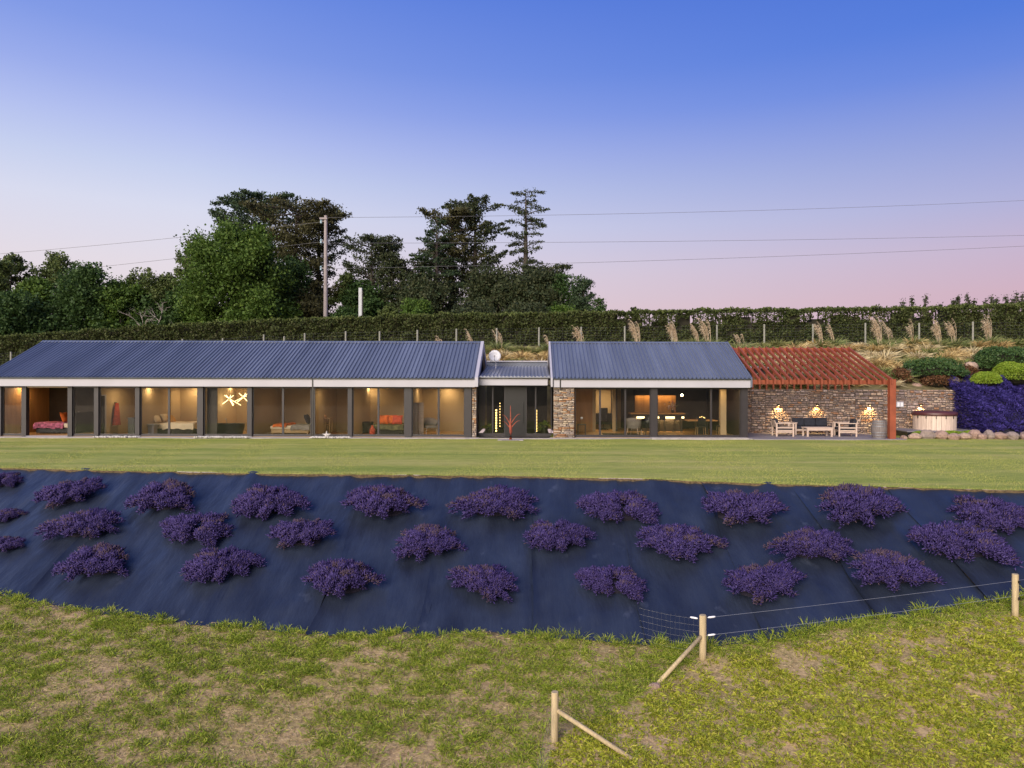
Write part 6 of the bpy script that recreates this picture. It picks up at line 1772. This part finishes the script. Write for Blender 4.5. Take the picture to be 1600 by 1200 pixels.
broadleaf('big bright green broad tree left of the power pole', 372, 345, 190, 58, M_leafs['mid'], 9, 26000, 0.27)
conifer('dark spreading cypress top rising behind the big bright tree', 412, 308, 128, 70, M_leafs['blue'], 10, lambda f: 0.35 + 0.65 * (f > 0.66), 90, 0.25, 0.30, 0.15, 0.30, 150, 0.5)
conifer('brown green old cypress left of the power pole', 462, 322, 150, 66, M_leafs['brown'], 11, lambda f: 0.50 + 0.5 * math.sin(f * 4.4 + 0.3) ** 2, 100, 0.12, 0.10, 0.1, 0.30, 150, 0.62)
conifer('dark leaning cypress bough mass directly behind the power pole', 498, 324, 72, 69, M_leafs['conifer'], 12, lambda f: 0.9 if f > 0.55 else 0.5, 60, 0.2, 0.25, 0.2, 0.28, 120, 0.5)
broadleaf('leafy tree filling the gap between the two leftmost trees', 58, 428, 96, 60, M_leafs['mid'], 51, 6500, 0.28)
broadleaf('leafy tree right of the rounded dark tree', 190, 432, 90, 60, M_leafs['mid'], 52, 6000, 0.28)
broadleaf('olive leafed tree just right of the bare branches', 268, 428, 80, 62, M_leafs['olive'], 53, 6000, 0.28)
broadleaf('dark leafy tree between the big bright tree and the power pole', 448, 400, 120, 63, M_leafs['dark'], 54, 9000, 0.28)
broadleaf('dark scrubby tree behind the short pole', 566, 440, 110, 64, M_leafs['dark'], 55, 8000, 0.28)
# middle
broadleaf('airy small tree right of the power pole', 540, 418, 66, 64, M_leafs['olive'], 13, 4200, 0.26, airy=True)
broadleaf('brown green scrubby tree at the foot of the power pole', 470, 455, 120, 62, M_leafs['brown'], 14, 7000, 0.26)
conifer('flat topped dark pine with a jutting left bough above the short pole', 580, 369, 92, 66, M_leafs['conifer'], 15, lambda f: 0.95 if f > 0.80 else (0.55 + 0.4 * math.sin(f * 13) ** 2), 64, 0.22, 0.35, 0.2, 0.27, 130, 0.45)
conifer('dark bushy pine just right of the flat topped one', 612, 394, 62, 65, M_leafs['conifer'], 16, lambda f: 0.9 * cone(f) ** 0.5, 60, 0.12, 0.3, 0.2, 0.26, 120, 0.42)
conifer('conifer with long drooping left boughs', 682, 340, 150, 64, M_leafs['blue'], 17, lambda f: cone(f) * 1.05 + 0.06, 100, 0.10, 0.14, -0.12, 0.25, 120, 0.22)
conifer('tall brown green cypress with wind swept left boughs', 706, 331, 108, 67, M_leafs['brown'], 18, lambda f: 0.95 if f > 0.86 else 0.45 + 0.3 * math.sin(f * 12), 80, 0.15, 0.18, 0.1, 0.28, 140, 0.45)
conifer('tall flat tiered cypress with bare lower trunk', 742, 311, 92, 68, M_leafs['conifer'], 19, lambda f: (0.95 if f > 0.82 else 0.4 + 0.55 * math.sin(f * 14) ** 2) if f > 0.36 else 0.2, 74, 0.2, 0.22, 0.2, 0.27, 130, 0.36)
conifer('tallest slender tree with a see-through crown', 821, 294, 84, 68, M_leafs['conifer'], 20, lambda f: (0.55 + 0.35 * math.sin(f * 17) ** 2) * (1 if f < 0.9 else 0.8) if f > 0.42 else 0.55, 66, 0.22, 0.12, -0.18, 0.24, 72, 0.30)
broadleaf('dark tangled low tree between the two tall cypresses', 770, 418, 130, 63, M_leafs['conifer'], 21, 11000, 0.27)
broadleaf('dark low tree under the tallest slender tree', 836, 422, 120, 62, M_leafs['conifer'], 22, 11000, 0.27)
broadleaf('dark low tree under the drooping conifer', 672, 430, 120, 63, M_leafs['conifer'], 23, 9000, 0.27)
conifer('spiky cypress right of the tallest tree', 880, 426, 92, 62, M_leafs['dark'], 24, lambda f: cone(f) ** 0.6, 70, 0.05, 0.35, 0.25, 0.24, 120, 0.36)
conifer('small pointed pine at the right end of the wood', 912, 432, 64, 60, M_leafs['blue'], 25, lambda f: cone(f) ** 0.7, 64, 0.05, 0.5, 0.35, 0.22, 100, 0.26)
conifer('smallest pine sloping down to the hedge at the right end', 934, 462, 40, 59, M_leafs['dark'], 26, lambda f: cone(f) ** 0.7, 36, 0.05, 0.45, 0.3, 0.20, 70, 0.24)
for lab, px, py, w, D, m_, sd in [('round bright green bush above the hedge below the drooping conifer', 652, 468, 80, 56, 'mid', 31), ('grey green round bush right of the short pole', 610, 474, 46, 56, 'olive', 32), ('yellow green bush below the spiky cypress', 880, 478, 60, 56.5, 'mid', 33),
                                 ('low dark bush left of the short pole', 535, 478, 50, 57, 'dark', 34), ('low dark bush beneath the two cypresses', 745, 474, 110, 57, 'conifer', 35), ('low dark bush beneath the tallest tree', 820, 474, 90, 57, 'conifer', 36)]:
    broadleaf(lab, px, py, w, D, M_leafs[m_], sd, 4500, 0.22, low=0.05)
conifer('dark broad cypress filling the gap left of the drooping conifer', 648, 404, 90, 66, M_leafs['conifer'], 61, lambda f: 0.55 + 0.4 * math.sin(f * 9) ** 2, 60, 0.1, 0.2, 0.1, 0.27, 120, 0.45)
conifer('dark cypress low between tallest tree and spiky cypress', 856, 412, 84, 65, M_leafs['conifer'], 62, lambda f: 0.6 + 0.3 * math.sin(f * 8), 56, 0.1, 0.25, 0.15, 0.26, 110, 0.4)
# bare pale tree
x = X(244, 57.5); zb = ground_at(x, 57.5)
t = thing('dead_tree', 'bare pale branched dead tree in front of the dark left wood', 'tree', (x, 57.5, zb), TG)
b = MB(); rr = np.random.default_rng(8)
def limb(p, d, L, rad, lev):
    q = p + d * L; b.tube([p, p + d * L * 0.5 + Vector((rr.normal() * 0.08, 0, 0)), q], [rad, rad * 0.8, rad * 0.55], 5)
    if lev:
        for _ in range(3):
            d2 = (d + Vector((rr.normal() * 0.6, rr.normal() * 0.4, rr.normal() * 0.3 + 0.1))).normalized(); limb(p + d * L * rr.uniform(0.55, 1.0), d2, L * rr.uniform(0.55, 0.8), rad * 0.55, lev - 1)
limb(Vector((x, 57.5, zb)), Vector((-0.1, 0, 1)).normalized(), 2.6, 0.10, 4)
b.build('branches', M_barkpale, t)
# far conifer row on the right, a distant small tree
far = [(1411, 466), (1424, 462), (1446, 459), (1469, 472), (1490, 466), (1497, 460), (1512, 457), (1522, 466), (1549, 460), (1557, 463), (1571, 460), (1581, 463), (1588, 454), (1597, 456), (1612, 455), (1540, 465)]
for i, (px, py) in enumerate(sorted(far)):
    conifer('%s small distant conifer from the left above the right end of the hedge' % ordinal(i), px, py, 15, 78, M_leafs['conifer'], 100 + i, lambda f: 0.12 + 0.9 * cone(f), 34, 0.25, 0.75, 0.3, 0.24, 16, 0.13, 0, 'distant_conifer')
broadleaf('tiny distant tree in the gap above the hedge right of the wood', 991, 473, 30, 95, M_leafs['conifer'], 41, 700, 0.42, airy=True)
broadleaf('tiny pale tree top showing above the hedge far right of the wood', 1036, 481, 24, 95, M_leafs['brown'], 42, 500, 0.42)

# ---- power poles and lines
px_, D = 508.5, 60.0
x = X(px_, D); zb = ground_at(x, D); zt = Z(px_, 337, D)
pp = thing('power_pole', 'tall grey power pole rising from the hedge among the trees', 'power pole', (x, D, zb))
M_pole = simple('grey_pole', (0.30, 0.26, 0.26), 0.8, 0.15, 2)
M_ins = simple('pale_blue_insulator', (0.30, 0.42, 0.48), 0.3, 0.1)
MB().lathe([(0.21, 0), (0.14, zt - zb)], 12, (x, D, zb)).build('pole', M_pole, pp)
MB().box(x - 0.5, x + 0.16, D - 0.2, D - 0.12, zt - 0.35, zt - 0.2).build('crossarm', M_pole, pp)
for py in (346, 377, 419):
    z = Z(px_, py, D); MB().box(x - 0.42, x - 0.1, D - 0.08, D + 0.0, z - 0.03, z + 0.03).build('bracket', M_pole, pp)
    MB().lathe([(0.03, -0.22), (0.10, -0.16), (0.07, 0.0), (0.11, 0.06), (0.05, 0.16), (0.02, 0.22)], 10, (x - 0.40, D - 0.04, z)).build('insulator', M_ins, pp)
x2, D2 = X(563, 56.0), 56.0; zb2 = ground_at(x2, D2); zt2 = Z(563, 450, D2)
sp = thing('short_pole', 'short pale square pole above the hedge right of the power pole', 'post', (x2, D2, zb2))
MB().box(x2 - 0.13, x2 + 0.13, D2 - 0.13, D2 + 0.13, zb2, zt2).build('pole', simple('pale_post', (0.42, 0.44, 0.46), 0.6, 0.1), sp)
MB().box(x2 + 0.131, x2 + 0.20, D2 - 0.05, D2 + 0.06, zb2, zt2 - 0.2).build('cable_cover', M_black, sp)
M_linewire = simple('aluminium_line', (0.12, 0.12, 0.13), 0.6, 0.1)
def line(label, pts, sagm):
    b = MB()
    for a, c in zip(pts[:-1], pts[1:]): b.tube([a.lerp(c, i / 30) - Vector((0, 0, sagm * 4 * (i / 30) * (1 - i / 30))) for i in range(31)], 0.015, 5)
    tag(b.build('power_line', M_linewire, None), label, 'power line', 'power lines')
def ext(px0, py0, D0, px1, py1, D1, e=1.6): a, c = at(px0, py0, D0), at(px1, py1, D1); return a, a + (c - a) * e
a, c = ext(509, 340, 60, 1600, 301, 74); line('uppermost power line running right from the pole', [a, c], 0.9)
a, c = ext(509, 380, 60, 1600, 361, 74); line('middle power line running right from the pole', [a, c], 0.5)
a, c = ext(509, 420, 60, 1600, 376, 70); line('lowest power line running right from the pole', [a, c], 0.6)
a, c = ext(509, 346, 60, 12, 391, 66); line('upper power line running left from the pole', [a, c], 0.3)
a, c = ext(509, 377, 60, 20, 430, 66); line('lower power line running left from the pole', [a, c], 0.1)
# unseen dark hills added behind the viewpoint to block bright sky mirrored in the windows
xs = np.concatenate([np.linspace(-900, 900, 46)])
grid_mesh('added_hills', xs, lambda q: np.linspace(-700, -260, 12), lambda a, b: -12 + (26 + 9 * wob(a, b * 0.2, 0.008, 91)) * np.clip((-b - 260) / 260, 0, 1), simple('added_hill_dark', (0.05, 0.048, 0.022), 0.95, 0.5, 0.02))
